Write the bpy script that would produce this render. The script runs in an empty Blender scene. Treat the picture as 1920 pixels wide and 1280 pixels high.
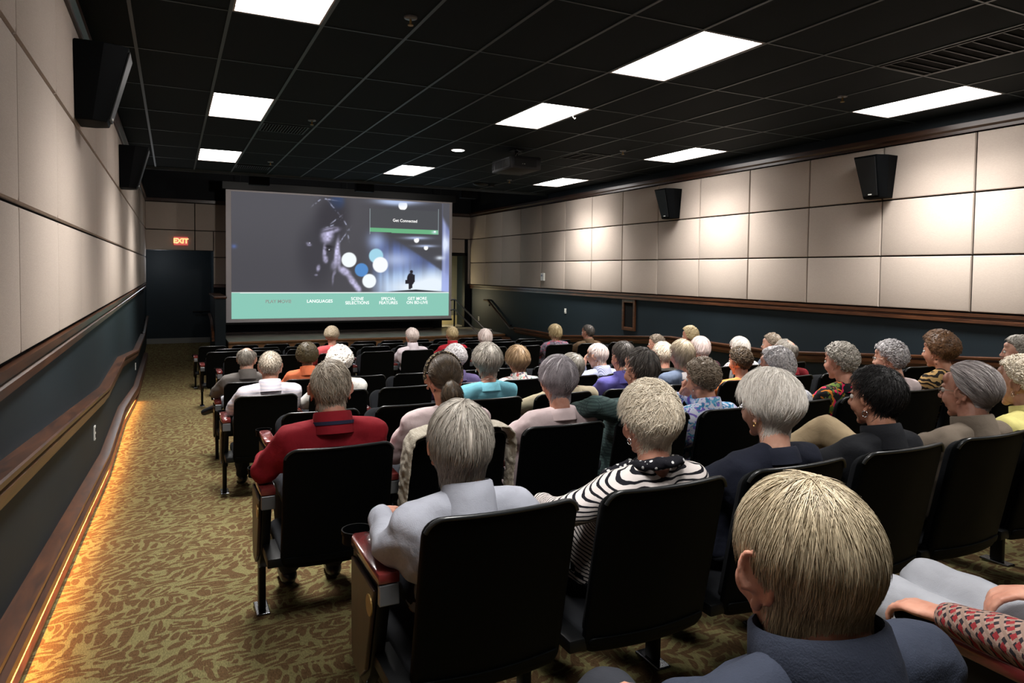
import bpy, bmesh, math, random
import numpy as np
from mathutils import Vector, Matrix, noise as mnoise

random.seed(7); np.random.seed(7)
C = bpy.context.scene.collection
PI = math.pi
R = math.radians

# ------------------------------------------------------------------ basics
def link(o, parent=None):
    C.objects.link(o)
    if parent is not None: o.parent = parent
    return o

def tag(o, label=None, cat=None, group=None, kind=None):
    if label: o['label'] = label
    if cat: o['category'] = cat
    if group: o['group'] = group
    if kind: o['kind'] = kind
    return o

def empty(name, loc=(0, 0, 0), rz=0.0, label=None, cat=None, group=None):
    o = bpy.data.objects.new(name, None)
    o.location = loc; o.rotation_euler = (0, 0, rz); o.empty_display_size = .1
    link(o); tag(o, label, cat, group)
    return o

class MB:
    """collects vertices and faces of ONE mesh"""
    def __init__(s): s.v = []; s.f = []; s.n = 0
    def add(s, v, f):
        v = np.asarray(v, float); s.v.append(v); b = s.n
        s.f.extend([tuple(int(i) + b for i in q) for q in f]); s.n += len(v)
        return s
    def box(s, x0, x1, y0, y1, z0, z1, M=None):
        v = np.array([(x, y, z) for z in (z0, z1) for y in (y0, y1) for x in (x0, x1)], float)
        if M is not None: v = v @ np.array(M.to_3x3()).T + np.array(M.translation)
        return s.add(v, [(0, 2, 3, 1), (4, 5, 7, 6), (0, 1, 5, 4), (2, 6, 7, 3), (0, 4, 6, 2), (1, 3, 7, 5)])
    def prism(s, poly, axis, a, b):
        """2-D polygon swept along an axis ('x','y','z')"""
        n = len(poly); v = []
        for t in (a, b):
            for p, q in poly:
                v.append({'x': (t, p, q), 'y': (p, t, q), 'z': (p, q, t)}[axis])
        f = [tuple(range(n - 1, -1, -1)), tuple(range(n, 2 * n))]
        f += [(i, (i + 1) % n, n + (i + 1) % n, n + i) for i in range(n)]
        return s.add(v, f)
    def sweep(s, prof, path):
        """profile (list of 2-D (side, up)) swept along a 3-D path lying along Y; side = X, up = Z"""
        n = len(prof); v = []; f = []
        for P in path:
            for a, b in prof: v.append((P[0] + a, P[1], P[2] + b))
        for k in range(len(path) - 1):
            for i in range(n):
                j = (i + 1) % n
                f.append((k * n + i, k * n + j, (k + 1) * n + j, (k + 1) * n + i))
        f.append(tuple(range(n - 1, -1, -1))); f.append(tuple((len(path) - 1) * n + i for i in range(n)))
        return s.add(v, f)
    def ell(s, c, r, M=None, nu=18, nv=12):
        c = np.asarray(c, float)
        if np.isscalar(r): r = (r, r, r)
        v = [(0, 0, -1)]
        for j in range(1, nv):
            a = PI * j / nv - PI / 2
            for i in range(nu):
                b = 2 * PI * i / nu
                v.append((math.cos(a) * math.cos(b), math.cos(a) * math.sin(b), math.sin(a)))
        v.append((0, 0, 1)); v = np.array(v) * np.array(r)
        if M is not None: v = v @ np.array(M.to_3x3()).T
        f = [(0, 1 + (i + 1) % nu, 1 + i) for i in range(nu)]
        for j in range(nv - 2):
            for i in range(nu):
                a = 1 + j * nu; i2 = (i + 1) % nu
                f.append((a + i, a + i2, a + nu + i2, a + nu + i))
        l = len(v) - 1; a = 1 + (nv - 2) * nu
        f += [(a + i, a + (i + 1) % nu, l) for i in range(nu)]
        return s.add(v + c, f)
    def loft(s, pts, rad, hint=(1, 0, 0), n=18, cap=True):
        """elliptic sections (ra along hint, rb across) along pts"""
        pts = [np.asarray(p, float) for p in pts]; v = []
        m = len(pts)
        for k in range(m):
            d = pts[min(k + 1, m - 1)] - pts[max(k - 1, 0)]; d = d / (np.linalg.norm(d) + 1e-9)
            h = np.asarray(hint, float); a = h - d * (h @ d)
            if np.linalg.norm(a) < 1e-3: a = np.array((0, 1., 0)) - d * d[1]
            a /= np.linalg.norm(a); b = np.cross(d, a)
            ra, rb = rad[k] if not np.isscalar(rad[k]) else (rad[k], rad[k])
            for i in range(n):
                t = 2 * PI * i / n
                v.append(pts[k] + a * ra * math.cos(t) + b * rb * math.sin(t))
        f = []
        for k in range(m - 1):
            for i in range(n):
                j = (i + 1) % n
                f.append((k * n + i, k * n + j, (k + 1) * n + j, (k + 1) * n + i))
        if cap:
            f.append(tuple(range(n - 1, -1, -1))); f.append(tuple((m - 1) * n + i for i in range(n)))
        return s.add(v, f)
    def limb(s, p, q, r0, r1, n=16):
        p = np.asarray(p, float); q = np.asarray(q, float)
        s.ell(p, r0, nu=n, nv=10); s.ell(q, r1, nu=n, nv=10)
        return s.loft([p, q], [r0, r1], n=n)
    def tube(s, pts, r, n=8): return s.loft(pts, [r] * len(pts), hint=(.3, .2, 1), n=n)
    def mesh(s, name):
        me = bpy.data.meshes.new(name)
        v = np.concatenate(s.v) if s.v else np.zeros((0, 3))
        me.from_pydata([tuple(x) for x in v], [], s.f); me.update()
        return me
    def build(s, name, mat=None, parent=None, smooth=None, bevel=0.0, seg=2):
        me = s.mesh(name)
        return finish(me, name, mat, parent, smooth, bevel, seg)

def finish(me, name, mat=None, parent=None, smooth=None, bevel=0.0, seg=2):
    if bevel > 0 or True:
        bm = bmesh.new(); bm.from_mesh(me)
        bmesh.ops.recalc_face_normals(bm, faces=bm.faces)
        if bevel > 0:
            es = [e for e in bm.edges if len(e.link_faces) == 2 and e.calc_face_angle(0) > .6]
            bmesh.ops.bevel(bm, geom=es, offset=bevel, segments=seg, affect='EDGES', profile=.5, clamp_overlap=True)
        bm.to_mesh(me); bm.free()
    if smooth is not None:
        me.polygons.foreach_set('use_smooth', [True] * len(me.polygons))
        if smooth < 180: me.set_sharp_from_angle(angle=R(smooth))
    o = bpy.data.objects.new(name, me)
    if mat is not None: me.materials.append(mat)
    return link(o, parent)

def struct(o): o['kind'] = 'structure'; return o

# ------------------------------------------------------------------ materials
def new_mat(name):
    m = bpy.data.materials.new(name); m.use_nodes = True
    nt = m.node_tree; b = nt.nodes['Principled BSDF']
    return m, nt, b

def nd(nt, t, **kw):
    n = nt.nodes.new(t)
    for k, v in kw.items():
        if k.startswith('i_'):
            key = k[2:]
            key = int(key) if key.isdigit() else key.replace('_', ' ')
            n.inputs[key].default_value = v
        else: setattr(n, k, v)
    return n

def lk(nt, a, b): nt.links.new(a, b)

def ramp(nt, stops, interp='LINEAR'):
    n = nt.nodes.new('ShaderNodeValToRGB'); e = n.color_ramp.elements; n.color_ramp.interpolation = interp
    while len(e) < len(stops): e.new(.5)
    for k, (p, c) in enumerate(stops): e[k].position = p; e[k].color = (*c, 1)
    return n

def plain(name, col, rough=.5, spec=.5, metal=0.0, nscale=0, namp=.1, bump=0.0, bscale=200, coat=0.0):
    m, nt, b = new_mat(name)
    b.inputs['Roughness'].default_value = rough
    b.inputs['Metallic'].default_value = metal
    b.inputs['Specular IOR Level'].default_value = spec
    b.inputs['Coat Weight'].default_value = coat
    b.inputs['Base Color'].default_value = (*col, 1)
    if nscale or bump: tc = nd(nt, 'ShaderNodeTexCoord')
    if nscale:
        n = nd(nt, 'ShaderNodeTexNoise', i_Scale=nscale, i_Detail=4.0)
        lk(nt, tc.outputs['Object'], n.inputs['Vector'])
        c = np.array(col)
        r = ramp(nt, [(.3, tuple(c * (1 - namp))), (.7, tuple(np.minimum(c * (1 + namp), 1)))])
        lk(nt, n.outputs['Fac'], r.inputs['Fac']); lk(nt, r.outputs['Color'], b.inputs['Base Color'])
    if bump:
        n2 = nd(nt, 'ShaderNodeTexNoise', i_Scale=bscale, i_Detail=3.0)
        lk(nt, tc.outputs['Object'], n2.inputs['Vector'])
        bp = nd(nt, 'ShaderNodeBump', i_Strength=bump, i_Distance=.002)
        lk(nt, n2.outputs['Fac'], bp.inputs['Height']); lk(nt, bp.outputs['Normal'], b.inputs['Normal'])
    return m

def emit(name, col, strength):
    m, nt, b = new_mat(name)
    b.inputs['Base Color'].default_value = (.8, .8, .8, 1)
    b.inputs['Emission Color'].default_value = (*col, 1); b.inputs['Emission Strength'].default_value = strength
    return m

def wood(name, c1, c2, rough=.35, axis=1, scale=1.0):
    m, nt, b = new_mat(name)
    tc = nd(nt, 'ShaderNodeTexCoord'); mp = nd(nt, 'ShaderNodeMapping')
    sc = [14, 14, 14]; sc[axis] = 1.2
    mp.inputs['Scale'].default_value = [x * scale for x in sc]
    n = nd(nt, 'ShaderNodeTexNoise', i_Scale=2.2, i_Detail=6.0, i_Distortion=.8)
    n2 = nd(nt, 'ShaderNodeTexNoise', i_Scale=.9, i_Detail=2.0)
    lk(nt, tc.outputs['Object'], mp.inputs['Vector']); lk(nt, mp.outputs['Vector'], n.inputs['Vector']); lk(nt, tc.outputs['Object'], n2.inputs['Vector'])
    ad = nd(nt, 'ShaderNodeMath', operation='MULTIPLY_ADD'); ad.inputs[1].default_value = .4
    lk(nt, n2.outputs['Fac'], ad.inputs[0]); lk(nt, n.outputs['Fac'], ad.inputs[2])
    r = ramp(nt, [(.45, c1), (.85, c2)])
    lk(nt, ad.outputs[0], r.inputs['Fac']); lk(nt, r.outputs['Color'], b.inputs['Base Color'])
    b.inputs['Roughness'].default_value = rough; b.inputs['Coat Weight'].default_value = .3; b.inputs['Coat Roughness'].default_value = .2
    return m

def weave(name, col, bump=.35):
    """stretched panel cloth"""
    m, nt, b = new_mat(name)
    tc = nd(nt, 'ShaderNodeTexCoord')
    mp = nd(nt, 'ShaderNodeMapping'); mp.inputs['Scale'].default_value = (60, 60, 420)
    n = nd(nt, 'ShaderNodeTexNoise', i_Scale=1.0, i_Detail=3.0)
    lk(nt, tc.outputs['Object'], mp.inputs['Vector']); lk(nt, mp.outputs['Vector'], n.inputs['Vector'])
    n2 = nd(nt, 'ShaderNodeTexNoise', i_Scale=1.3, i_Detail=3.0); lk(nt, tc.outputs['Object'], n2.inputs['Vector'])
    c = np.array(col)
    mx = nd(nt, 'ShaderNodeMath', operation='MULTIPLY_ADD'); mx.inputs[1].default_value = .5
    lk(nt, n2.outputs['Fac'], mx.inputs[0]); lk(nt, n.outputs['Fac'], mx.inputs[2])
    r = ramp(nt, [(.45, tuple(c * .9)), (1.0, tuple(c * 1.08))])
    lk(nt, mx.outputs[0], r.inputs['Fac']); lk(nt, r.outputs['Color'], b.inputs['Base Color'])
    bp = nd(nt, 'ShaderNodeBump', i_Strength=bump, i_Distance=.001)
    lk(nt, n.outputs['Fac'], bp.inputs['Height']); lk(nt, bp.outputs['Normal'], b.inputs['Normal'])
    b.inputs['Roughness'].default_value = .9; b.inputs['Specular IOR Level'].default_value = .15
    return m

def carpet_mat():
    m, nt, b = new_mat('leaf_carpet')
    tc = nd(nt, 'ShaderNodeTexCoord')
    base = tc.outputs['Object']
    def warped(scale, amt, off):
        mp = nd(nt, 'ShaderNodeMapping'); mp.inputs['Location'].default_value = off; lk(nt, base, mp.inputs['Vector'])
        w = nd(nt, 'ShaderNodeTexNoise', i_Scale=scale, i_Detail=.5); lk(nt, mp.outputs['Vector'], w.inputs['Vector'])
        ws = nd(nt, 'ShaderNodeVectorMath', operation='SUBTRACT'); ws.inputs[1].default_value = (.5, .5, .5); lk(nt, w.outputs['Color'], ws.inputs[0])
        wm = nd(nt, 'ShaderNodeVectorMath', operation='SCALE'); wm.inputs['Scale'].default_value = amt; lk(nt, ws.outputs[0], wm.inputs[0])
        wa = nd(nt, 'ShaderNodeVectorMath', operation='ADD'); lk(nt, base, wa.inputs[0]); lk(nt, wm.outputs[0], wa.inputs[1]); return wa.outputs[0]
    facs = []
    # three families of leaf blades, each a stretched cell pattern swung by slow noise
    for ang, sc, loc, ws, am in ((-58, (8.6, 30, 1), (0, 0, 0), 3.8, .16), (-8, (9.5, 36, 1), (3.1, 1.7, 0), 3.2, .20), (-84, (9, 30, 1), (7.3, 4.1, 0), 4.2, .16)):
        m0 = nd(nt, 'ShaderNodeMapping'); m0.inputs['Rotation'].default_value = (0, 0, R(ang)); lk(nt, warped(ws, am, loc), m0.inputs['Vector'])
        mp = nd(nt, 'ShaderNodeMapping'); mp.inputs['Scale'].default_value = sc; mp.inputs['Location'].default_value = loc
        lk(nt, m0.outputs['Vector'], mp.inputs['Vector'])
        v = nd(nt, 'ShaderNodeTexVoronoi', feature='F1', voronoi_dimensions='2D', i_Scale=1.0, i_Randomness=.85); lk(nt, mp.outputs['Vector'], v.inputs['Vector'])
        facs.append(v.outputs['Distance'])
    # where each family rules
    sel = nd(nt, 'ShaderNodeTexNoise', i_Scale=6.0, i_Detail=.5); lk(nt, base, sel.inputs['Vector'])
    def step(t, a, c):
        r_ = ramp(nt, [(t - .012, (0, 0, 0)), (t + .012, (1, 1, 1))]); lk(nt, sel.outputs['Fac'], r_.inputs['Fac'])
        x = nd(nt, 'ShaderNodeMix', data_type='FLOAT'); lk(nt, r_.outputs['Color'], x.inputs['Factor']); lk(nt, a, x.inputs['A']); lk(nt, c, x.inputs['B']); return x.outputs['Result']
    mn = step(.45, facs[0], facs[1]); mn = step(.58, mn, facs[2])
    fine = nd(nt, 'ShaderNodeTexNoise', i_Scale=150.0, i_Detail=2.0); lk(nt, base, fine.inputs['Vector'])
    ad = nd(nt, 'ShaderNodeMath', operation='MULTIPLY_ADD'); ad.inputs[1].default_value = .14; lk(nt, fine.outputs['Fac'], ad.inputs[0]); lk(nt, mn, ad.inputs[2])
    r = ramp(nt, [(.0, CARPET_BROWN), (.48, CARPET_BROWN), (.54, CARPET_OLIVE), (1, CARPET_OLIVE)])
    lk(nt, ad.outputs[0], r.inputs['Fac'])
    mp2 = nd(nt, 'ShaderNodeMapping'); mp2.inputs['Scale'].default_value = (300, 60, 60); lk(nt, base, mp2.inputs['Vector'])
    n3 = nd(nt, 'ShaderNodeTexNoise', i_Scale=1.0, i_Detail=2.0); lk(nt, mp2.outputs['Vector'], n3.inputs['Vector'])
    r3 = ramp(nt, [(.3, (.62, .62, .62)), (.7, (1.15, 1.15, 1.15))]); lk(nt, n3.outputs['Fac'], r3.inputs['Fac'])
    mul = nd(nt, 'ShaderNodeMix', data_type='RGBA', blend_type='MULTIPLY'); mul.inputs['Factor'].default_value = 1.0
    lk(nt, r.outputs['Color'], mul.inputs['A']); lk(nt, r3.outputs['Color'], mul.inputs['B'])
    lk(nt, mul.outputs['Result'], b.inputs['Base Color'])
    b.inputs['Roughness'].default_value = 1.0; b.inputs['Specular IOR Level'].default_value = .05
    bp = nd(nt, 'ShaderNodeBump', i_Strength=.5, i_Distance=.004); lk(nt, n3.outputs['Fac'], bp.inputs['Height']); lk(nt, bp.outputs['Normal'], b.inputs['Normal'])
    return m

CARPET_BROWN = (.088, .053, .025)
CARPET_OLIVE = (.150, .131, .058)

M = {}
M['carpet'] = carpet_mat()
M['navy'] = plain('navy_paint', (.0085, .0150, .0200), .55, .25, nscale=1.2, namp=.12, bump=.15, bscale=300)
M['panel'] = weave('beige_panel_cloth', (.425, .362, .312))
M['gap'] = plain('black_gap', (.004, .004, .004), .9, .1)
M['black_wall'] = plain('matte_black_paint', (.005, .006, .008), .7, .2, nscale=2, namp=.15)
M['tile'] = plain('black_ceiling_tile', (.0034, .0070, .0088), .8, .12, nscale=120, namp=.35, bump=.2, bscale=350)
M['tee'] = plain('ceiling_tee_grey', (.040, .056, .064), .45, .4)
M['wood'] = wood('dark_walnut', (.022, .007, .003), (.090, .032, .012), .33)
M['woodx'] = wood('stage_oak', (.120, .052, .020), (.235, .115, .048), .35, axis=0)
M['wood_mid'] = wood('walnut_dark', (.018, .007, .004), (.045, .018, .008), .4)
M['stagetop'] = plain('worn_stage_boards', (.34, .31, .27), .3, .5, nscale=3, namp=.18)
M['burgundy'] = plain('mahogany_arm', (.105, .016, .015), .22, .6, nscale=14, namp=.25, coat=.5)
M['shell'] = plain('black_chair_shell', (.0008, .0012, .0014), .55, .07, bump=.05, bscale=900)
M['welt_highlight'] = plain('vinyl_welt_highlight', (.012, .014, .015), .30, .5)  # lighter than the shell: the top-edge highlight is put into this colour
M['cushion'] = plain('black_chair_cloth', (.006, .007, .009), .9, .2, bump=.3, bscale=700)
M['metal_black'] = plain('black_steel', (.002, .0024, .0028), .45, .25)
M['chrome'] = plain('dull_chrome', (.16, .165, .17), .25, .5, metal=1.0)
M['grey_cap'] = plain('grey_metal_cap', (.17, .18, .19), .3, .5, metal=.7)
M['brass'] = plain('brass_disc', (.30, .19, .055), .35, .5, metal=.5)
M['aisle_wood'] = wood('aisle_panel_wood', (.016, .006, .0035), (.034, .012, .006), .6, axis=2)
M['speaker'] = plain('speaker_black', (.0012, .0018, .0024), .6, .08, bump=.2, bscale=800)
M['plastic_w'] = plain('white_plastic', (.62, .62, .58), .4, .5)
M['vent'] = plain('vent_black', (.004, .005, .006), .5, .4)
M['slot'] = plain('vent_slat', (.006, .0075, .008), .5, .3)
M['projector'] = plain('projector_charcoal', (.012, .013, .015), .45, .4)
M['steel'] = plain('brushed_steel_rail', (.24, .22, .21), .3, .5, metal=.85)
M['screen_edge'] = plain('screen_vinyl', (.50, .47, .49), .8, .2)
M['base_grey'] = plain('grey_base', (.17, .165, .15), .6, .3)
M['corridor'] = plain('corridor_olive', (.19, .185, .14), .8, .2, nscale=2, namp=.08)
M['corridor_base'] = plain('corridor_yellow_base', (.52, .44, .24), .6, .3)
M['light_frame'] = plain('troffer_frame', (.30, .25, .23), .4, .5)
# ------------------------------------------------------------------ the place
XL, XR = -.335, 7.786          # wall planes
CEIL = 3.9; YB, YE, YF = -7.0, 8.6, 13.07
G = .6096; GY = 1.2192         # ceiling grid (2 ft x 4 ft)

def F(y):
    if y < 1.9: return .3 + .0833 * (1.9 - y)
    if y < 4.2: return .3
    if y < 7.8: return .3 - .0833 * (y - 4.2)
    return 0.0

# floor: ramp, landing, ramp, flat, small ramp up in the alcove
mb = MB()
ys = [YB, 1.9, 4.2, 7.8, 11.5]
zs = [F(y) for y in ys]
v = []; f = []
for y, z in zip(ys, zs): v += [(XL, y, z), (1.14, y, z), (XR, y, z)]
for k in range(4):
    a = k * 3; f += [(a, a + 1, a + 4, a + 3), (a + 1, a + 2, a + 5, a + 4)]
b = len(v); v += [(XL, 14.6, .23), (1.14, 14.6, .23), (1.14, YF, 0), (XR, YF, 0), (1.14, 11.5, 0)]
f += [(12, 13, b + 1, b), (b + 4, 14, b + 3, b + 2)]
mb.add(v, f)
floor = mb.build('floor', M['carpet']); struct(floor)

def wall_strip(name, x0, x1, y0, y1, z0, z1, mat):
    o = MB().box(x0, x1, y0, y1, z0, z1).build(name, mat); return struct(o)

wl = wall_strip('wall_left', XL - .15, XL, YB, 14.6, -.2, 5.0, M['navy'])
wr = wall_strip('wall_right', XR, XR + .15, YB, 14.2, -.2, 5.0, M['navy'])
wbk = wall_strip('wall_back', XL - .15, XR + .15, YB - .15, YB, -.2, 5.0, M['navy'])
# upper black paint of the void beyond the ceiling edge
MB().box(XL - .001, XL + .004, YE, YF, 3.78, 5.0).build('upper_paint', M['black_wall'], wl)
MB().box(XR - .004, XR + .001, YE, YF, 3.78, 5.0).build('upper_paint', M['black_wall'], wr)

# front wall with alcove opening (left) and stage doorway (right)
mb = MB()
for a in ((XL, 1.14, 2.56, 5.0), (1.14, 6.95, -.2, 5.0), (6.95, 7.66, 2.62, 5.0), (7.66, XR, -.2, 5.0), (6.95, 7.66, -.2, .6)):
    mb.box(a[0], a[1], YF, YF + .12, a[2], a[3])
wf = struct(mb.build('wall_front', M['black_wall']))
MB().box(XL, XR, 8.6, 13.2, 5.0, 5.1).build('ceiling_void', M['black_wall'])
struct(bpy.data.objects['ceiling_void'])
MB().box(XL, XR, YE, YE + .03, CEIL - .02, 5.0).build('trim_1', M['black_wall']); struct(bpy.data.objects['trim_1'])
MB().box(XL, XR, YE - .012, YE, CEIL - .045, CEIL + .0).build('trim_2', M['tee']); struct(bpy.data.objects['trim_2'])

# alcove back wall and its right cheek
struct(MB().box(XL, 1.30, 14.6, 14.72, 0, 3.2).build('wall_alcove', M['navy']))
struct(MB().box(1.14, 1.26, YF + .12, 14.6, 0, 3.2).build('wall_alcove_side', M['navy']))
struct(MB().box(XL, 1.30, YF + .1, 14.72, 2.6, 2.7).build('ceiling_alcove', M['black_wall']))
struct(MB().box(XL, 1.14, 14.575, 14.6, .2, .36).build('baseboard_alcove', M['base_grey']))
# passage behind the stage doorway
struct(MB().box(6.3, XR, 14.1, 14.2, .4, 3.2).build('wall_passage', M['corridor']))
struct(MB().box(6.3, 6.4, YF + .12, 14.1, .4, 3.2).build('wall_passage_side', M['corridor']))
struct(MB().box(6.3, XR, YF + .1, 14.2, 3.0, 3.1).build('ceiling_passage', M['corridor']))
struct(MB().box(6.4, XR, 14.07, 14.1, .6, .86).build('baseboard_passage', M['corridor_base']))
struct(MB().box(6.3, XR, 12.9, 14.2, .5, .598).build('floor_passage', M['stagetop']))
mb = MB(); mb.box(7.60, 7.68, YF - .03, YF + .14, .6, 2.66); mb.box(6.95, 7.68, YF - .03, YF + .14, 2.58, 2.66)
struct(mb.build('door_1', M['metal_black'], bevel=.008))

# ---- acoustic panels
Z0, Z1, Z2, Z3 = 3.675, 3.05, 2.397, 1.795
def slab_panel(name, M4, w, h, parent, t=.042):
    """pillowed cloth panel: local x across, z up, -y out"""
    mb = MB(); g = .008; e = .022
    a, b = w / 2 - g, h / 2 - g
    rings = [(a, b, 0), (a, b, t - .016), (a - .006, b - .006, t - .005), (a - e, b - e, t)]
    v = []; f = []
    for (p, q, d) in rings: v += [(-p, -d, -q), (p, -d, -q), (p, -d, q), (-p, -d, q)]
    for k in range(3):
        for i in range(4):
            j = (i + 1) % 4; f.append((k * 4 + i, k * 4 + j, k * 4 + 4 + j, k * 4 + 4 + i))
    f.append((12, 13, 14, 15)); f.append((3, 2, 1, 0))
    mb.add(v, f)
    o = mb.build(name, M['panel'], parent, smooth=25)
    o.matrix_world = M4
    return o
rows = [(Z1, Z0), (Z2, Z1), (Z3, Z2)]
for side, X, rz, y_seam in (('L', XL, PI / 2, -1.828), ('R', XR, -PI / 2, 8.806)):
    par = wl if side == 'L' else wr
    seams = sorted([y_seam + 1.057 * k for k in range(-20, 20) if YB + .2 < y_seam + 1.057 * k < YF - .15] + [YF - .02, YB + .02])
    for za, zb in rows:
        for ya, yb in zip(seams[:-1], seams[1:]):
            slab_panel('acoustic_panel', Matrix.Translation((X, (ya + yb) / 2, (za + zb) / 2)) @ Matrix.Rotation(rz, 4, 'Z'), yb - ya, zb - za, par)
    x0, x1 = (X, X + .012) if side == 'L' else (X - .012, X)
    MB().box(x0, x1, YB, YF, Z3 - .012, Z0 + .01).build('panel_backing', M['gap'], par)
# front wall panels
def fpan(x0, x1, z0, z1):
    slab_panel('acoustic_panel', Matrix.Translation(((x0 + x1) / 2, YF, (z0 + z1) / 2)), x1 - x0, z1 - z0, wf)
for q in ((XL + .03, .737, 3.033, 3.675), (.737, 1.52, 3.033, 3.675), (XL + .03, .737, 2.56, 3.033), (.737, 1.14, 2.56, 3.033), (1.14, 1.52, 2.41, 3.033), (1.14, 1.52, 1.76, 2.41),
          (6.9, 7.76, 3.05, 3.675), (6.9, 7.60, 2.66, 3.05), (7.69, 7.78, 1.795, 3.05)):
    fpan(*q)
MB().box(XL, 1.6, YF - .01, YF, 2.56, 3.69).build('panel_backing', M['gap'], wf)

# ---- trims
PROF = [(0, 0), (.045, 0), (.045, .035), (.03, .045), (.03, .058), (.05, .066), (.05, .10), (0, .10)]
def mir(p, s): return [(a * s, b) for a, b in p]
def trim(name, X, s, prof, path, mat=M['wood']):
    o = MB().sweep(mir(prof, s), [(X, y, z) for y, z in path]).build(name, mat, smooth=30)
    return struct(o)
trim('trim_3', XL, 1, PROF, [(YB, 1.685), (YF, 1.685)])
trim('trim_4', XR, -1, PROF, [(YB, 1.685), (YF, 1.685)])
CR = [(0, 0), (.05, 0), (.05, .03), (.075, .05), (.075, .10), (0, .10)]
trim('trim_5', XL, 1, CR, [(YB, 3.68), (YF, 3.68)], M['wood_mid'])
trim('trim_6', XR, -1, CR, [(YB, 3.68), (YF, 3.68)], M['wood_mid'])
mb = MB(); mb.box(XL, 1.52, YF - .05, YF, 3.68, 3.76); mb.box(6.9, XR, YF - .05, YF, 3.68, 3.76)
struct(mb.build('trim_7', M['wood_mid'], bevel=.006))
struct(MB().box(1.14, 1.56, YF - .04, YF, 1.69, 1.76).build('trim_8', M['wood'], bevel=.006))

def fpath(off, y0, y1):
    ys = [y0] + [y for y in (1.9, 4.2, 7.8) if y0 < y < y1] + [y1]
    return [(y, F(y) + off) for y in ys]
# left wall base: upper lip, lower strip, glowing rope light between
struct(MB().sweep([(0, .10), (.05, .10), (.05, .085), (.075, .085), (.085, .10), (.085, .135), (.06, .15), (.06, .165), (.075, .175), (.075, .195), (0, .21)], [(XL, y, z) for y, z in fpath(0, YB, 12.9)]).build('baseboard_left', M['wood'], smooth=30))
struct(MB().sweep([(0, 0), (.075, 0), (.075, .018), (.06, .03), (0, .035)], [(XL, y, z) for y, z in fpath(0, YB, 12.9)]).build('trim_9', M['wood'], smooth=30))
M['rope'] = emit('amber_rope_glow', (1.0, .33, .06), 7.0)
rope = MB().sweep([(.004, .083), (.018, .083), (.018, .097), (.004, .097)], [(XL, y, z) for y, z in fpath(0, YB, 7.2)]).build('rope_light', M['rope'])
tag(rope, 'amber glowing rope light tucked under the left wall baseboard lip along the aisle', 'light')
struct(MB().sweep(mir([(0, 0), (.03, 0), (.03, .10), (.02, .12), (0, .12)], -1), [(XR, y, z) for y, z in fpath(0, YB, 9.8)]).build('baseboard_right', M['wood'], smooth=30))

# ---- handrails
HR = [(.0, -.135), (.045, -.135), (.05, -.10), (.072, -.095), (.076, -.055), (.058, -.047), (.058, -.034), (.085, -.028), (.088, -.006), (.08, 0), (0, 0)]
hr = MB().sweep(HR, [(XL, y, z) for y, z in fpath(.80, YB, 10.9)]).build('handrail', M['wood'], smooth=30)
tag(hr, 'long walnut handrail following the ramp along the left navy wall', 'handrail')
hr2 = MB().sweep(mir(HR, -1), [(XR, y, z) for y, z in fpath(.815, YB, 10.1)]).build('handrail', M['wood'], smooth=30)
tag(hr2, 'long walnut handrail behind the audience on the right navy wall', 'handrail')
def stair_rail(label, X, s, pts):
    mb = MB()
    mb.sweep(mir([(.035, -.04), (.075, -.045), (.085, -.02), (.075, 0), (.035, 0)], s), [(X, y, z) for y, z in pts])
    o = mb.build('stair_handrail', M['wood_mid'], smooth=40); tag(o, label, 'handrail')
    for t in (.15, .85):
        y = pts[0][0] + (pts[-1][0] - pts[0][0]) * t; z = pts[0][1] + (pts[-1][1] - pts[0][1]) * t
        a, b = sorted((X, X + s * .05)); MB().box(a, b, y - .02, y + .02, z - .07, z - .03).build('bracket', M['metal_black'], o)
    return o
stair_rail('short sloped wooden handrail by the right stage steps on the navy wall', XR, -1, [(10.1, .79), (10.35, .79), (11.7, 1.42), (11.95, 1.42)])
stair_rail('short sloped wooden handrail at the far end of the left wall', XL, 1, [(11.0, .80), (11.2, .80), (13.2, 1.00), (13.6, 1.00)])

# ---- ceiling: tiles (open where the troffers sit) and grid
LIGHTS = [(1, -1, 'near'), (1, 2, 'mid'), (1, 5, 'far'), (6, -1, 'near'), (6, 1, 'mid'), (6, 5, 'far'), (11, -1, 'near'), (11, 2, 'mid'), (11, 5, 'far'), (1, -4, 'b'), (6, -4, 'b'), (11, -4, 'b')]
occ = {(a, b) for a, b, _ in LIGHTS}
mb = MB()
for i in range(-1, 14):
    for j in range(-6, 8):
        if (i, j) in occ: continue
        x0, x1 = max(i * G, XL), min((i + 1) * G, XR); y0, y1 = max(j * GY, YB), min((j + 1) * GY, YE)
        if x1 - x0 < .01 or y1 - y0 < .01: continue
        mb.box(x0, x1, y0, y1, CEIL, CEIL + .02)
ceil = struct(mb.build('ceiling', M['tile']))
mb = MB()
for i in range(0, 14):
    if i * G < XR: mb.box(i * G - .012, i * G + .012, YB, YE, CEIL - .006, CEIL + .001)
for j in range(-5, 8): mb.box(XL, XR, j * GY - .008, j * GY + .008, CEIL - .0045, CEIL + .001)
mb.build('ceiling_grid', M['tee'], ceil)

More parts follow.
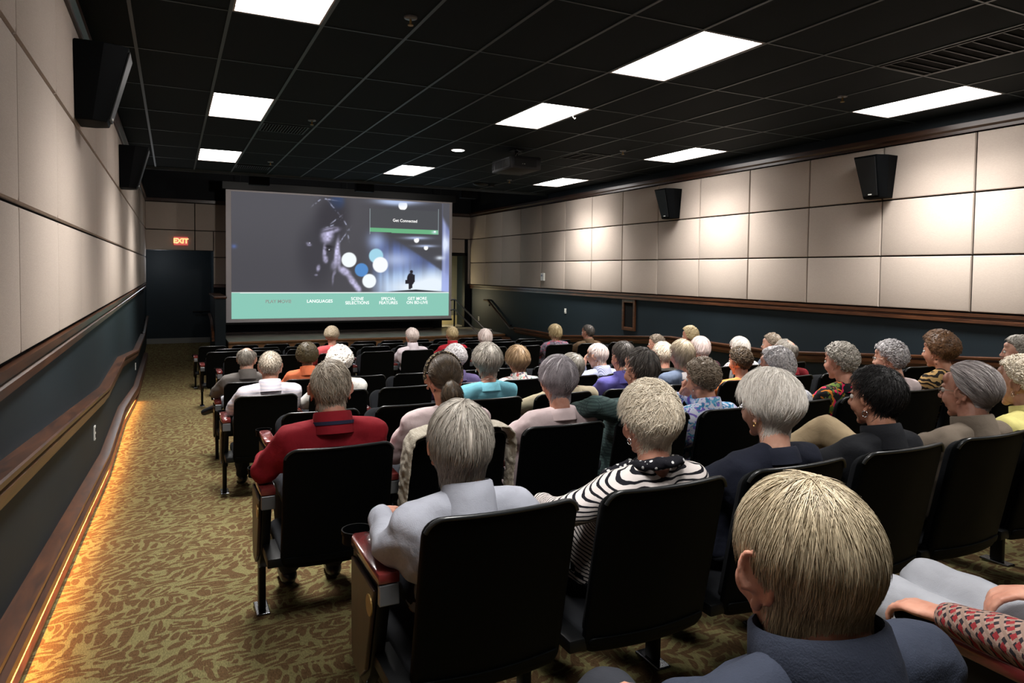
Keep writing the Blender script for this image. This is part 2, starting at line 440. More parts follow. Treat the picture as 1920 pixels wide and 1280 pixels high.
M['lens'] = emit('troffer_lens', (1.0, .97, .94), 12.0)
LAB = {(1, 'near'): 'bright fluorescent ceiling light nearest the camera on the left, cut by the top edge',
       (1, 'mid'): 'bright fluorescent ceiling light in the left column beside the louvred vent',
       (1, 'far'): 'bright fluorescent ceiling light in the left column nearest the exit sign',
       (6, 'near'): 'large bright fluorescent ceiling light nearest the camera in the middle column',
       (6, 'mid'): 'bright fluorescent ceiling light in the middle column just behind the projector',
       (6, 'far'): 'small looking fluorescent ceiling light in the middle column above the movie screen',
       (11, 'near'): 'long bright fluorescent ceiling light nearest the camera in the right column',
       (11, 'mid'): 'bright fluorescent ceiling light in the middle of the right column',
       (11, 'far'): 'bright fluorescent ceiling light farthest away in the right column',
       (1, 'b'): 'fluorescent ceiling light behind the camera on the left', (6, 'b'): 'fluorescent ceiling light behind the camera in the middle', (11, 'b'): 'fluorescent ceiling light behind the camera on the right'}
LAMP_W = 82.0
for (i, j, w) in LIGHTS:
    cx, cy = (i + .5) * G, (j + .5) * GY
    t = empty('troffer_light', (cx, cy, CEIL), 0, LAB[(i, w)], 'ceiling light', 'fluorescent troffers in the black ceiling')
    hx, hy = G / 2 - .012, GY / 2 - .010
    mb = MB(); d = .045
    for a in ((-hx, hx, -hy, -hy + .012), (-hx, hx, hy - .012, hy), (-hx, -hx + .012, -hy + .012, hy - .012), (hx - .012, hx, -hy + .012, hy - .012)):
        mb.box(*a, -.004, d)
    mb.box(-hx, hx, -hy, hy, d, d + .01)
    mb.build('frame', M['light_frame'], t)
    MB().box(-hx + .012, hx - .012, -hy + .012, hy - .012, d - .012, d - .002).build('lens', M['lens'], t)
    la = bpy.data.lights.new('troffer_lamp', 'AREA'); la.shape = 'RECTANGLE'; la.size = 2 * hx - .03; la.size_y = 2 * hy - .03
    la.energy = LAMP_W * (.45 if w == 'b' else 1); la.color = (1.0, .965, .925); la.spread = R(104)
    lo = bpy.data.objects.new('troffer_lamp', la); link(lo, t); lo.location = (0, 0, .028)
# amber rope lamps
for (ya, yb) in ((YB + .2, 1.9), (1.9, 4.2), (4.2, 7.2)):
    la = bpy.data.lights.new('rope_lamp', 'AREA'); la.shape = 'RECTANGLE'
    L = math.hypot(yb - ya, F(yb) - F(ya)); la.size = .012; la.size_y = L
    la.energy = 9.5 * L; la.color = (1.0, .44, .11)
    lo = bpy.data.objects.new('rope_lamp', la); link(lo)
    d = Vector((0, yb - ya, F(yb) - F(ya))).normalized(); nrm = Vector((1, 0, -.55)).normalized()
    zax = -nrm; yax = d; xax = yax.cross(zax).normalized(); zax = xax.cross(yax)
    lo.matrix_world = Matrix.Translation((XL + .028, (ya + yb) / 2, (F(ya) + F(yb)) / 2 + .094)) @ Matrix((xax, yax, zax)).transposed().to_4x4()
# work light behind the stage doorway
la = bpy.data.lights.new('passage_lamp', 'POINT'); la.energy = 40; la.color = (1, .88, .58); la.shadow_soft_size = .12
lo = bpy.data.objects.new('passage_lamp', la); link(lo); lo.location = (6.75, 13.6, 1.35)
la = bpy.data.lights.new('alcove_lamp', 'POINT'); la.energy = 16; la.color = (.9, .95, 1); la.shadow_soft_size = .15
lo = bpy.data.objects.new('alcove_lamp', la); link(lo); lo.location = (-.02, 13.5, 2.35)

# round downlight
t = empty('downlight', (3.955, 4.31, CEIL), 0, 'round glowing recessed downlight in the ceiling left of the projector', 'ceiling light')
MB().loft([(0, 0, -.006), (0, 0, .002)], [.105, .105], n=32).build('trim_ring', M['light_frame'], t)
MB().loft([(0, 0, -.009), (0, 0, -.006)], [.088, .09], n=32).build('lens', M['lens'], t)

# vents
def vent(label, x0, x1, y0, y1, n, along='x'):
    t = empty('ceiling_vent', ((x0 + x1) / 2, (y0 + y1) / 2, CEIL), 0, label, 'vent', 'air vents in the black ceiling')
    w, h = (x1 - x0) / 2, (y1 - y0) / 2
    MB().box(-w, w, -h, h, -.004, .0).build('backing', M['gap'], t)
    mb = MB()
    for a in ((-w, w, -h, -h + .02), (-w, w, h - .02, h), (-w, -w + .02, -h + .02, h - .02), (w - .02, w, -h + .02, h - .02)): mb.box(*a, -.012, -.003)
    mb.build('frame', M['vent'], t)
    mb = MB()
    for k in range(n):
        if along == 'x':
            x = -w + .03 + (2 * w - .06) * (k + .5) / n; mb.box(x - .006, x + .006, -h + .02, h - .02, -.014, -.004)
        else:
            y = -h + .03 + (2 * h - .06) * (k + .5) / n; mb.box(-w + .02, w - .02, y - .006, y + .006, -.014, -.004)
    mb.build('louvres', M['slot'], t)
vent('black louvred ceiling vent right beside the left column middle light', 1.235, 1.77, 3.70, 4.22, 14)
vent('small black louvred ceiling vent beside the far left light', 1.235, 1.77, 7.48, 7.86, 14)
vent('wide black ceiling vent with parallel slots near the top right corner', 5.51, 6.07, -2.38, -1.24, 10, 'y')
vent('flat black square return vent in the ceiling right of the projector', 5.51, 6.07, 3.55, 4.12, 3)

# sprinklers
for x, y, lab in ((1.732, -.461, 'ceiling sprinkler nearest the camera, left of centre'), (1.727, 3.297, 'ceiling sprinkler above the louvred vent on the left'), (6.091, -.414, 'ceiling sprinkler beside the long right ceiling light'),
                  (6.008, 3.151, 'ceiling sprinkler beside the square return vent'), (1.698, 6.906, 'ceiling sprinkler near the far left light'), (6.001, 6.866, 'ceiling sprinkler farthest away, beyond the projector')):
    t = empty('ceiling_sprinkler', (x, y, CEIL), 0, lab, 'sprinkler', 'fire sprinklers in the ceiling')
    MB().loft([(0, 0, 0), (0, 0, -.010), (0, 0, -.016)], [.046, .044, .02], n=20).build('escutcheon', M['grey_cap'], t, smooth=40)
    MB().loft([(0, 0, -.012), (0, 0, -.05), (0, 0, -.052), (0, 0, -.058)], [.008, .008, .02, .02], n=12).build('head', M['brass'], t, smooth=40)
mb = MB(); mb.tube([(4.22, 1.54, CEIL - .006), (4.225, 1.54, CEIL - .03), (4.245, 1.54, CEIL - .05), (4.26, 1.54, CEIL - .035)], .005)
tag(mb.build('ceiling_hook', M['plastic_w'], smooth=60), 'tiny white hook hanging from the ceiling beside the middle light', 'hook')

# projector on a ceiling pole
t = empty('projector', (4.69, 3.9, CEIL), 0, 'dark ceiling mounted projector hanging in the middle of the room', 'projector')
MB().box(-.235, .235, -.32, .33, -.31, -.13).build('body', M['projector'], t, smooth=30, bevel=.015)
MB().box(-.19, .16, -.327, -.318, -.275, -.165).build('rear_panel', M['vent'], t, bevel=.003)
mb = MB()
for a in ((-.242, -.235, -.27, .30, -.285, -.278), (-.242, -.235, -.27, .30, -.162, -.155), (-.242, -.235, -.27, -.263, -.285, -.155), (-.242, -.235, .293, .30, -.285, -.155)): mb.box(*a)
mb.build('side_bezel', M['grey_cap'], t)
mb = MB()
for k in range(9): mb.box(-.239, -.235, -.24 + k * .055, -.215 + k * .055, -.27, -.17)
mb.build('side_grille', M['vent'], t)
mb = MB(); mb.tube([(0, 0, 0), (0, 0, -.13)], .025, 14); mb.box(-.08, .08, -.08, .08, -.012, 0); mb.box(-.11, .11, -.11, .11, -.14, -.125)
mb.build('mount', M['metal_black'], t, smooth=40)
MB().loft([(.08, .33, -.22), (.08, .38, -.22)], [.05, .045], n=24).build('lens', M['vent'], t, smooth=40)
MB().tube([(-.17, -.31, -.15), (-.16, -.35, -.11), (-.08, -.33, -.09), (-.04, -.2, -.05), (-.03, -.05, 0)], .006).build('cable', M['grey_cap'], t, smooth=60)
mb = MB(); mb.ell((-.06, -.329, -.24), .006); mb.ell((-.03, -.329, -.24), .006); mb.build('status_lamps', M['plastic_w'], t)
# dark dome near the ceiling edge
mb = MB(); mb.ell((5.75, 7.66, CEIL - .01), (.16, .11, .045)); mb.box(5.93, 6.02, 7.6, 7.72, CEIL - .05, CEIL)
tag(mb.build('ceiling_fixture', M['vent'], smooth=40), 'low dark ceiling fixture right of the far middle light near the ceiling edge', 'fixture')
# two spot boxes on the ceiling edge
for x, lab in ((3.70, 'small black spotlight box hanging at the ceiling edge over the middle of the screen'), (5.93, 'small black spotlight box hanging at the ceiling edge by the screen corner'), (1.72, 'small black spotlight box hanging at the ceiling edge by the left screen corner')):
    t = empty('spot_box', (x, 8.75, CEIL), 0, lab, 'spotlight', 'spot boxes along the ceiling edge')
    MB().box(-.18, .18, -.08, .08, -.19, -.03).build('housing', M['speaker'], t, bevel=.012)
    MB().box(-.03, .03, -.03, .03, -.03, .0).build('bracket', M['metal_black'], t)
    MB().loft([(0, .08, -.11), (0, .09, -.11)], [.055, .055], n=20).build('lens', M['grey_cap'], t)
    la = bpy.data.lights.new('added_front_fill', 'SPOT'); la.energy = 55; la.color = (1, .95, .88); la.spot_size = R(125); la.spot_blend = .7; la.shadow_soft_size = .05  # added fill light to brighten the dim front wall and stage
    lo = bpy.data.objects.new('added_front_fill', la); link(lo, t); lo.location = (0, .12, -.11); lo.rotation_euler = Vector((0, 4.2, -1.9)).to_track_quat('-Z', 'Y').to_euler()

# wall speakers: top deeper than bottom
def speaker(label, X, s, yc):
    t = empty('wall_speaker', (X - s * .0, yc, 3.07), 0, label, 'speaker', 'black wall speakers')
    w = .045 * s   # starts on the panel face
    v = []
    for z, dep, hw, hwall in ((0, .17, .105, .15), (.48, .30, .15, .20)):
        v += [(w, -hwall, z), (w + s * dep * .55, -hwall, z), (w + s * dep, -hw, z), (w + s * dep, hw, z), (w + s * dep * .55, hwall, z), (w, hwall, z)]
    n = 6; f = [tuple(range(n - 1, -1, -1)), tuple(range(n, 2 * n))] + [(i, (i + 1) % n, n + (i + 1) % n, n + i) for i in range(n)]
    MB().add(v, f).build('cabinet', M['speaker'], t, smooth=20, bevel=.008)
    v = []
    for z, dep, hw in ((.025, .177, .09), (.455, .294, .13)):
        for e in (.0, .012): v += [(w + s * (dep + e), -hw, z), (w + s * (dep + e), hw, z)]
    MB().add(v, [(0, 1, 5, 4), (2, 6, 7, 3), (0, 4, 6, 2), (1, 3, 7, 5), (0, 2, 3, 1), (4, 5, 7, 6)]).build('grille', M['vent'], t, bevel=.004)
    MB().box(*sorted((w + s * .186, w + s * .198)), -.022, .022, .034, .046).build('badge', M['plastic_w'], t)
    MB().box(*sorted((0, s * .06)), -.05, .05, .10, .38).build('bracket', M['metal_black'], t)
speaker('large black wall speaker high on the left wall nearest the camera', XL, 1, .10)
speaker('smaller looking black wall speaker farther along the left wall', XL, 1, 4.22)
speaker('black wall speaker on the right wall nearest the camera', XR, -1, .36)
speaker('black wall speaker farther along the right wall above the audience', XR, -1, 4.15)

# plates on the walls
def plate(name, label, cat, X, s, yc, zc, w, h, mat, d=.012, group=None):
    t = empty(name, (X, yc, zc), 0, label, cat, group)
    MB().box(*sorted((0, s * d)), -w / 2, w / 2, -h / 2, h / 2).build('cover', mat, t, bevel=.003)
    return t
for yc, zc, lab in ((1.40, .80, 'cream outlet plate low on the left wall nearer the camera'), (8.5, .44, 'cream outlet plate low on the left wall near the far end')):
    t = plate('wall_outlet', lab, 'outlet', XL, 1, yc, zc, .07, .115, M['plastic_w'], .012, 'cream outlet plates')
    for dz in (-.025, .025): MB().box(.012, .014, -.015, .015, dz - .014, dz + .014).build('socket', M['gap'], t)
t = plate('thermostat', 'white thermostat box on the beige panels of the right wall', 'thermostat', XR - .045, -1, 8.66, 2.055, .14, .17, M['plastic_w'], .04)
MB().box(-.043, -.04, -.02, .05, .01, .05).build('dial_window', M['grey_cap'], t)
t = plate('light_switch', 'small lit white switch plate on the right navy wall', 'switch', XR, -1, 7.74, 1.337, .07, .11, M['plastic_w'])
MB().box(-.02, -.012, -.012, .012, -.025, .025).build('toggle', M['plastic_w'], t)
t = plate('wall_outlet', 'cream outlet plate on the right wall beside the stage steps', 'outlet', XR, -1, 12.43, .87, .07, .115, M['plastic_w'], .012, 'cream outlet plates')
for dz in (-.025, .025): MB().box(-.014, -.012, -.015, .015, dz - .014, dz + .014).build('socket', M['gap'], t)
# framed recess in the right wall
t = empty('framed_niche', (XR, 5.41, 1.11), 0, 'narrow wood framed dark recess in the right navy wall', 'wall niche')
mb = MB(); w, h = .20, .57
for a in ((-w, -w + .055, 0, h), (w - .055, w, 0, h), (-w + .055, w - .055, 0, .06), (-w + .055, w - .055, h - .06, h)): mb.box(-.035, 0, *a)
mb.build('frame', M['wood'], t, bevel=.006)
MB().box(-.012, -.002, -w + .05, w - .05, .05, h - .05).build('dark_back', M['gap'], t)

# exit sign
M['exit_red'] = emit('exit_red_glow', (1.0, .03, .02), .55)
M['exit_letter'] = emit('exit_letter_glow', (1.0, .62, .20), 1.25)
def text_mesh(name, body, size, mat, parent, loc, rot=(PI / 2, 0, 0), ext=.001, bold=0.0, align='CENTER', sx=1.0):
    cu = bpy.data.curves.new(name, 'FONT'); cu.body = body; cu.size = size; cu.align_x = align; cu.align_y = 'CENTER'; cu.extrude = ext; cu.offset = bold
    cu.space_line = .95
    tmp = bpy.data.objects.new(name, cu); C.objects.link(tmp)
    dg = bpy.context.evaluated_depsgraph_get()
    me = bpy.data.meshes.new_from_object(tmp.evaluated_get(dg)); me.name = name
    bpy.data.objects.remove(tmp)
    me.materials.clear(); me.materials.append(mat)
    o = bpy.data.objects.new(name, me); link(o, parent); o.location = loc; o.rotation_euler = rot; o.scale = (sx, 1, 1)
    return o
t = empty('exit_sign', (.437, YF - .043, 2.775), 0, 'red glowing EXIT sign above the dark left alcove', 'exit sign')
MB().box(-.15, .15, -.045, 0, -.095, .095).build('housing', M['exit_red'], t, bevel=.006)
text_mesh('exit_letters', 'EXIT', .155, M['exit_letter'], t, (0, -.047, 0), bold=.006)

# ---- stage
t = empty('stage', (4.0, 11.9, 0), 0, 'low wooden stage with grey worn top below the movie screen', 'stage')
MB().box(-2.69, 2.9, -1.17, 1.16, 0, .565).build('riser', M['woodx'], t)
MB().box(-2.69, 3.775, -1.15, 1.16, .565, .598).build('top', M['stagetop'], t)
MB().box(-2.69, 3.775, -1.205, -1.15, .55, .602).build('nosing', M['woodx'], t, bevel=.012)
t2 = empty('stage_steps', (7.24, 9.78, 0), 0, 'wooden steps rising to the stage at its right end', 'steps')
for k in range(3):
    MB().box(-.30, .53, .0 + k * .3, .9, k * .18, (k + 1) * .18).build('tread', M['wood'], t2, bevel=.01)
t2 = empty('skirt_board', (3.85, 12.5, .6), 0, 'long black skirting board behind the stage under the screen', 'skirting')
MB().box(-2.5, 2.62, -.03, .03, 0, .40).build('board', M['black_wall'], t2)
MB().box(-2.5, 2.62, -.045, -.03, 0, .05).build('foot_strip', M['wood_mid'], t2)
# half wall between stage and alcove, with wooden cap
t = empty('half_wall', (1.165, 11.9, 0), 0, 'navy half wall with wooden cap left of the stage', 'half wall')
MB().box(-.105, .105, -1.0, 1.15, 0, 1.51).build('body', M['navy'], t)
MB().box(-.13, .13, -1.03, 1.15, 1.51, 1.56).build('cap', M['wood'], t, bevel=.012)
o = MB().sweep(mir([(.02, -.04), (.065, -.045), (.075, -.02), (.065, 0), (.02, 0)], -1), [(1.06, y, z) for y, z in ((10.75, .66), (10.9, .80), (11.6, 1.05), (12.4, 1.12))]).build('stair_handrail', M['wood'], smooth=40)
tag(o, 'short wooden handrail on the half wall beside the alcove', 'handrail')
mb = MB(); mb.tube([(.72, 14.52, 1.04), (1.14, 14.52, 1.04)], .02, 10); mb.box(.86, .90, 14.52, 14.6, 1.02, 1.06)
tag(mb.build('grab_bar', M['metal_black'], smooth=50), 'short black grab bar on the back wall of the alcove', 'grab bar')
# steel rail at the stage steps
t = empty('stair_railing', (6.85, 11.1, .6), 0, 'thin steel stair railing at the right end of the stage', 'railing')
for dz, nm in ((.0, 'top_rail'), (-.25, 'mid_rail')):
    MB().tube([(-.36, .1, .83 + dz), (-.3, .05, .85 + dz), (-.28, .0, .85 + dz), (.18, -.75, .18 + dz), (.33, -.85, .15 + dz), (.36, -.86, .10 + dz)], .019, 10).build(nm, M['steel'], t, smooth=60)
MB().tube([(-.29, .02, 0), (-.29, .02, .85)], .02, 10).build('post', M['metal_black'], t, smooth=60)
MB().tube([(.33, -.86, -.235), (.33, -.86, .14)], .018, 10).build('post', M['metal_black'], t, smooth=60)

# ---- movie screen
SX0, SX1, SZ0, SZ1, SY = 1.335, 6.737, .93, 3.93, 11.8
sc = empty('movie_screen', ((SX0 + SX1) / 2, SY, SZ0), 0, 'large movie screen showing a disc menu with green bar above the stage', 'screen')
hw = (SX1 - SX0) / 2
MB().box(-hw, hw, 0, .012, 0, SZ1 - SZ0).build('fabric', M['screen_edge'], sc)
MB().box(-hw - .02, hw + .02, -.015, .03, -.045, 0).build('weight_bar', M['metal_black'], sc, bevel=.008)
MB().box(-hw - .08, hw + .08, -.06, .12, SZ1 - SZ0 - .01, SZ1 - SZ0 + .17).build('roller_case', M['metal_black'], sc, bevel=.01)
for x in (-2.4, 0, 2.4): MB().tube([(x, .03, SZ1 - SZ0 + .16), (x, .03, 5.0 - SZ0)], .012).build('hanger_rod', M['metal_black'], sc)
NX, NY = 420, 236
u = np.linspace(0, 1, NX); vv = np.linspace(0, 1, NY)
U, V = np.meshgrid(u, vv)
PX = 133 + 1557 * U
top = 75 + 68 * U; bot = 985 - 22 * U
PY = top + V * (bot - top)
def sst(a, b, x): t = np.clip((x - a) / (b - a), 0, 1); return t * t * (3 - 2 * t)
def blob(cx, cy, rx, ry, ang=0.0, p=2.0):
    c, s = math.cos(R(ang)), math.sin(R(ang)); dx, dy = PX - cx, PY - cy
    a = (dx * c + dy * s) / rx; b = (-dx * s + dy * c) / ry
    return np.exp(-(a * a + b * b) ** (p / 2))
def disc(cx, cy, r, soft=5): return 1 - sst(r - soft, r + soft, np.hypot(PX - cx, PY - cy))
img = np.zeros((NY, NX, 3))
img[:] = np.array((84, 83, 89.)); img -= (sst(150, 700, PY) * 8)[..., None]; img += (sst(700, 1700, PX) * -14)[..., None]
rng = np.random.default_rng(3)
nz = rng.random((60, 60)); 
def noise2(fx, fy, seed):
    g = np.random.default_rng(seed).random((fy + 2, fx + 2)); a = U * fx; b = V * fy
    i = a.astype(int); j = b.astype(int); fa = a - i; fb = b - j; fa = fa * fa * (3 - 2 * fa); fb = fb * fb * (3 - 2 * fb)
    return (g[j, i] * (1 - fa) + g[j, i + 1] * fa) * (1 - fb) + (g[j + 1, i] * (1 - fa) + g[j + 1, i + 1] * fa) * fb
def over(col, a): 
    global img
    a = np.clip(a, 0, 1)[..., None]; img = img * (1 - a) + np.array(col, float) * a
# tunnel on the right
tun = sst(1060, 1240, PX + (790 - PY) * .10) * sst(355, 480, PY + (PX - 1080) * -.34 + 40)
streak = noise2(90, 3, 5) * .5 + noise2(40, 5, 8) * .5
over((92, 116, 190), tun * (.25 + .95 * streak) * .85)
over((190, 220, 255), tun * sst(560, 700, PY) * (.55 + .6 * streak) * .95)
over((190, 205, 240), blob(1270, 555, 130, 60) * .8); over((180, 200, 245), blob(1120, 420, 60, 60, 40) * .7)
over((235, 245, 255), blob(1400, 760, 230, 70) * .95 + blob(1580, 720, 140, 90) * .8)
dark = sst(0, 26, (PX - 1190) * .62 + 372 - PY) * sst(1180, 1220, PX)
over((74, 74, 80), dark * .92)
col = sst(1625, 1640, PX); over((128, 138, 190), col * .9); over((225, 235, 255), col * (blob(1665, 440, 34, 60) + blob(1650, 420, 12, 300) * .4)); over((180, 195, 250), col * sst(560, 760, PY) * .75)
over((85, 85, 92), (1 - sst(240, 300, PY + (1690 - PX) * 1.5 - 60)) * col)
over((40, 42, 48), sst(0, 8, PY - (768 + 26 * np.abs(U - .83) * 4)) * sst(1100, 1260, PX) * (1 - sst(786, 792, PY)))
# ceiling globes of the tunnel
for cx, cy, r in ((1320, 160, 34), (1428, 410, 20), (1503, 466, 17)):
    over((190, 205, 245), blob(cx, cy - r * .75, r * 4.6, r * .55) * .9); over((255, 255, 255), disc(cx, cy, r, 3) * (PY > cy - r * .6))
over((190, 210, 250), blob(1230, 135, 110, 22, 6) * .8); over((230, 240, 255), blob(1615, 540, 32, 14) * .9)
# walking man with a case
sil = np.maximum.reduce([disc(1390, 642, 12, 3), (1 - sst(.9, 1.1, np.hypot((PX - 1386) / 30, (PY - 695) / 44))), ((np.abs(PX - 1378) < 9) & (PY > 720) & (PY < 768)) * 1.0, ((np.abs(PX - 1392) < 8) & (PY > 720) & (PY < 764)) * 1.0, ((np.abs(PX - 1356) < 12) & (np.abs(PY - 716) < 13)) * 1.0, ((np.abs(PX - 1411) < 5) & (np.abs(PY - 690) < 26)) * 1.0])
over((38, 36, 44), sil)
# bokeh discs
over((62, 104, 180), blob(835, 140, 50, 55, 0, 4) * .8); over((90, 110, 170), blob(150, 466, 16, 14) * .8)
over((245, 252, 255), disc(922, 557, 54)); over((165, 215, 235), disc(1120, 527, 53)); over((250, 253, 255), disc(1152, 592, 57)); over((88, 142, 205), disc(1013, 630, 49)); over((245, 252, 255), disc(1070, 710, 51))
# a half lit anonymous face behind a raised hand
L = np.array((205, 200, 238)); hair = noise2(120, 60, 21)
over((52, 50, 57), blob(800, 260, 120, 190, 10, 4) * .8); over((54, 53, 60), blob(690, 520, 130, 250, 0, 4) * .6)
for cx, cy, rx, ry, an, a in ((765, 385, 42, 52, 8, .95), (800, 345, 55, 22, -12, .8), (748, 500, 14, 60, 4, .8), (758, 555, 16, 26, 0, .8), (835, 500, 17, 95, 6, .95), (852, 560, 12, 60, 0, .8), (820, 590, 24, 40, 20, .6), (890, 640, 50, 26, 35, .9), (950, 715, 62, 22, 55, .95), (985, 760, 34, 20, 55, .9), (705, 618, 14, 24, 10, .7), (690, 668, 12, 8, 0, .6), (808, 690, 8, 46, 4, .5), (640, 445, 20, 12, 25, .5), (640, 455, 14, 6, 0, .4), (820, 650, 10, 22, 20, .5)):
    over(L * (.72 + .36 * a), blob(cx, cy, rx, ry, an, 3.4) * a * (.62 + .5 * noise2(110, 70, int(cx))))
over((40, 38, 44), blob(780, 462, 30, 10, 6, 3) * .9); over((45, 42, 48), blob(775, 485, 24, 12, 4, 3) * .8); over((240, 240, 255), disc(781, 484, 4, 3)); over((230, 230, 250), disc(645, 437, 4, 3)); over((50, 48, 54), blob(778, 345, 60, 9, -14, 3) * .6)
for cx, cy, rx, an in ((700, 140, 42, -40), (760, 120, 60, 8), (810, 180, 50, 50), (825, 270, 46, -38), (840, 290, 36, -42), (800, 310, 50, -20), (900, 300, 40, 60), (880, 395, 60, -55), (915, 380, 30, 80)):
    over((200, 205, 235), blob(cx, cy, rx, 4.5, an, 2) * .75 * sst(.3, .7, hair))
# info panel and menu bar
pan = ((PX > 1072) & (PX < 1600) & (PY > 182 + (PX - 1072) * .035) & (PY < 322 + (PX - 1072) * .03)) * 1.0
over((78, 80, 84), pan * .85)
gb = ((PX > 1072) & (PX < 1600) & (PY >= 322 + (PX - 1072) * .03) & (PY < 352 + (PX - 1072) * .032)) * 1.0
over((108, 178, 132), gb); over((200, 225, 235), blob(1570, 352, 22, 12) * gb * .9)
over((170, 185, 190), (((np.abs(PX - 1072) < 2.4) | (np.abs(PX - 1600) < 2.4)) & (PY > 182) & (PY < 368)) * .8)
bar = (PY > 797 - (PX - 133) * .003) * 1.0
over((139, 201, 184), bar); over((232, 244, 240), ((PY > 792) & (PY <= 799)) * 1.0)
img = np.clip(img / 255., 0, 1); lin = np.where(img <= .04045, img / 12.92, ((img + .055) / 1.055) ** 2.4)
IX0, IX1, IZ0, IZ1 = 1.447 - sc.location.x, 6.663 - sc.location.x, .08, 2.955
X = IX0 + (IX1 - IX0) * U; Z = IZ1 + (IZ0 - IZ1) * V
vs = np.stack([X, np.full_like(X, -.004), Z], -1).reshape(-1, 3)
idx = np.arange(NX * NY).reshape(NY, NX)
fs = np.stack([idx[1:, :-1], idx[1:, 1:], idx[:-1, 1:], idx[:-1, :-1]], -1).reshape(-1, 4)
me = bpy.data.meshes.new('projected_image'); me.from_pydata(vs.tolist(), [], fs.tolist()); me.update()
ca = me.color_attributes.new('picture', 'FLOAT_COLOR', 'POINT')
ca.data.foreach_set('color', np.concatenate([lin.reshape(-1, 3), np.ones((NX * NY, 1))], 1).astype(np.float32).ravel())
m, nt, bs = new_mat('projected_picture'); at = nd(nt, 'ShaderNodeAttribute', attribute_name='picture')
bs.inputs['Base Color'].default_value = (.02, .02, .02, 1); bs.inputs['Roughness'].default_value = .9; bs.inputs['Specular IOR Level'].default_value = 0
lk(nt, at.outputs['Color'], bs.inputs['Emission Color']); bs.inputs['Emission Strength'].default_value = 1.0
M['picture'] = m; m.cycles.emission_sampling = 'NONE'; me.materials.append(m)
pim = bpy.data.objects.new('projected_image', me); link(pim, sc)
M['txt_w'] = emit('text_white', (1, 1, 1), 1.0); M['txt_g'] = emit('text_grey', (.05, .075, .07), 1.0)
for k_ in ('txt_w', 'txt_g'): M[k_].cycles.emission_sampling = 'NONE'
def pxy(px, py):
    uu = (px - 133) / 1557; tt = 75 + 68 * uu; bb = 985 - 22 * uu; w = (py - tt) / (bb - tt)
    return (IX0 + (IX1 - IX0) * uu, -.008, IZ1 + (IZ0 - IZ1) * w)
for body, px, py, size, mt in (('PLAY MOVIE', 436, 860, .105, 'txt_g'), ('LANGUAGES', 716, 858, .105, 'txt_w'), ('SCENE\nSELECTIONS', 983, 855, .105, 'txt_w'), ('SPECIAL\nFEATURES', 1214, 855, .105, 'txt_w'), ('GET MORE\nON BD-LIVE', 1437, 853, .105, 'txt_w'), ('Get Connected', 1338, 271, .10, 'txt_w')):
    text_mesh('menu_text', body, size, M[mt], pim, pxy(px, py), bold=.0018 if mt == 'txt_g' else .0007, ext=.0005)
MB().add([(-.03, 0, .02), (.03, 0, .02), (0, 0, -.02), (0, -.001, 0)], [(0, 2, 1), (0, 1, 3), (1, 2, 3), (2, 0, 3)]).build('menu_arrow', M['txt_w'], pim).location = pxy(1572, 350)
# ------------------------------------------------------------------ theatre seats
def rrect(w0, w1, h0, h1, r0, r1, n=7, side=9):
    """rounded rectangle outline, bottom radius r0, top radius r1"""
    P = []
    def arc(cx, cy, r, a0):
        for k in range(n): 
            a = a0 + PI / 2 * k / (n - 1); P.append((cx + r * math.cos(a), cy + r * math.sin(a)))
    def line(p, q):
        for k in range(1, side): P.append((p[0] + (q[0] - p[0]) * k / side, p[1] + (q[1] - p[1]) * k / side))
    arc(w1 - r0, h0 + r0, r0, -PI / 2); line((w1, h0 + r0), (w1, h1 - r1))
    arc(w1 - r1, h1 - r1, r1, 0); line((w1 - r1, h1), (w0 + r1, h1))
    arc(w0 + r1, h1 - r1, r1, PI / 2); line((w0, h1 - r1), (w0, h0 + r0))
    arc(w0 + r0, h0 + r0, r0, PI); line((w0 + r0, h0), (w1 - r0, h0))
    return P

def slab(outline, fmap, t0, t1, lip=.008):
    """closed curved slab; fmap(a, h, offset) -> xyz ; offset runs t0 (rear) .. t1 (front)"""
    mb = MB(); n = len(outline); ca = sum(p[0] for p in outline) / n; ch = sum(p[1] for p in outline) / n
    v = []; f = []
    seq = [(.25, t0), (.6, t0), (.88, t0), (.965, t0), (.99, t0 + lip * .35), (1.0, t0 + lip), (1.0, t1 - lip), (.99, t1 - lip * .35), (.965, t1), (.85, t1 + .004), (.5, t1 + .010)]
    for s, o in seq:
        for a, h in outline: v.append(fmap(ca + (a - ca) * s, ch + (h - ch) * s, o))
    for k in range(len(seq) - 1):
        for i in range(n):
            j = (i + 1) % n; f.append((k * n + i, k * n + j, (k + 1) * n + j, (k + 1) * n + i))
    v.append(fmap(ca, ch, t0)); v.append(fmap(ca, ch, t1 + .012)); c0 = len(v) - 2; m = (len(seq) - 1) * n
    for i in range(n):
        j = (i + 1) % n; f.append((c0, j, i)); f.append((c0 + 1, m + i, m + j))
    mb.add(v, f); return mb

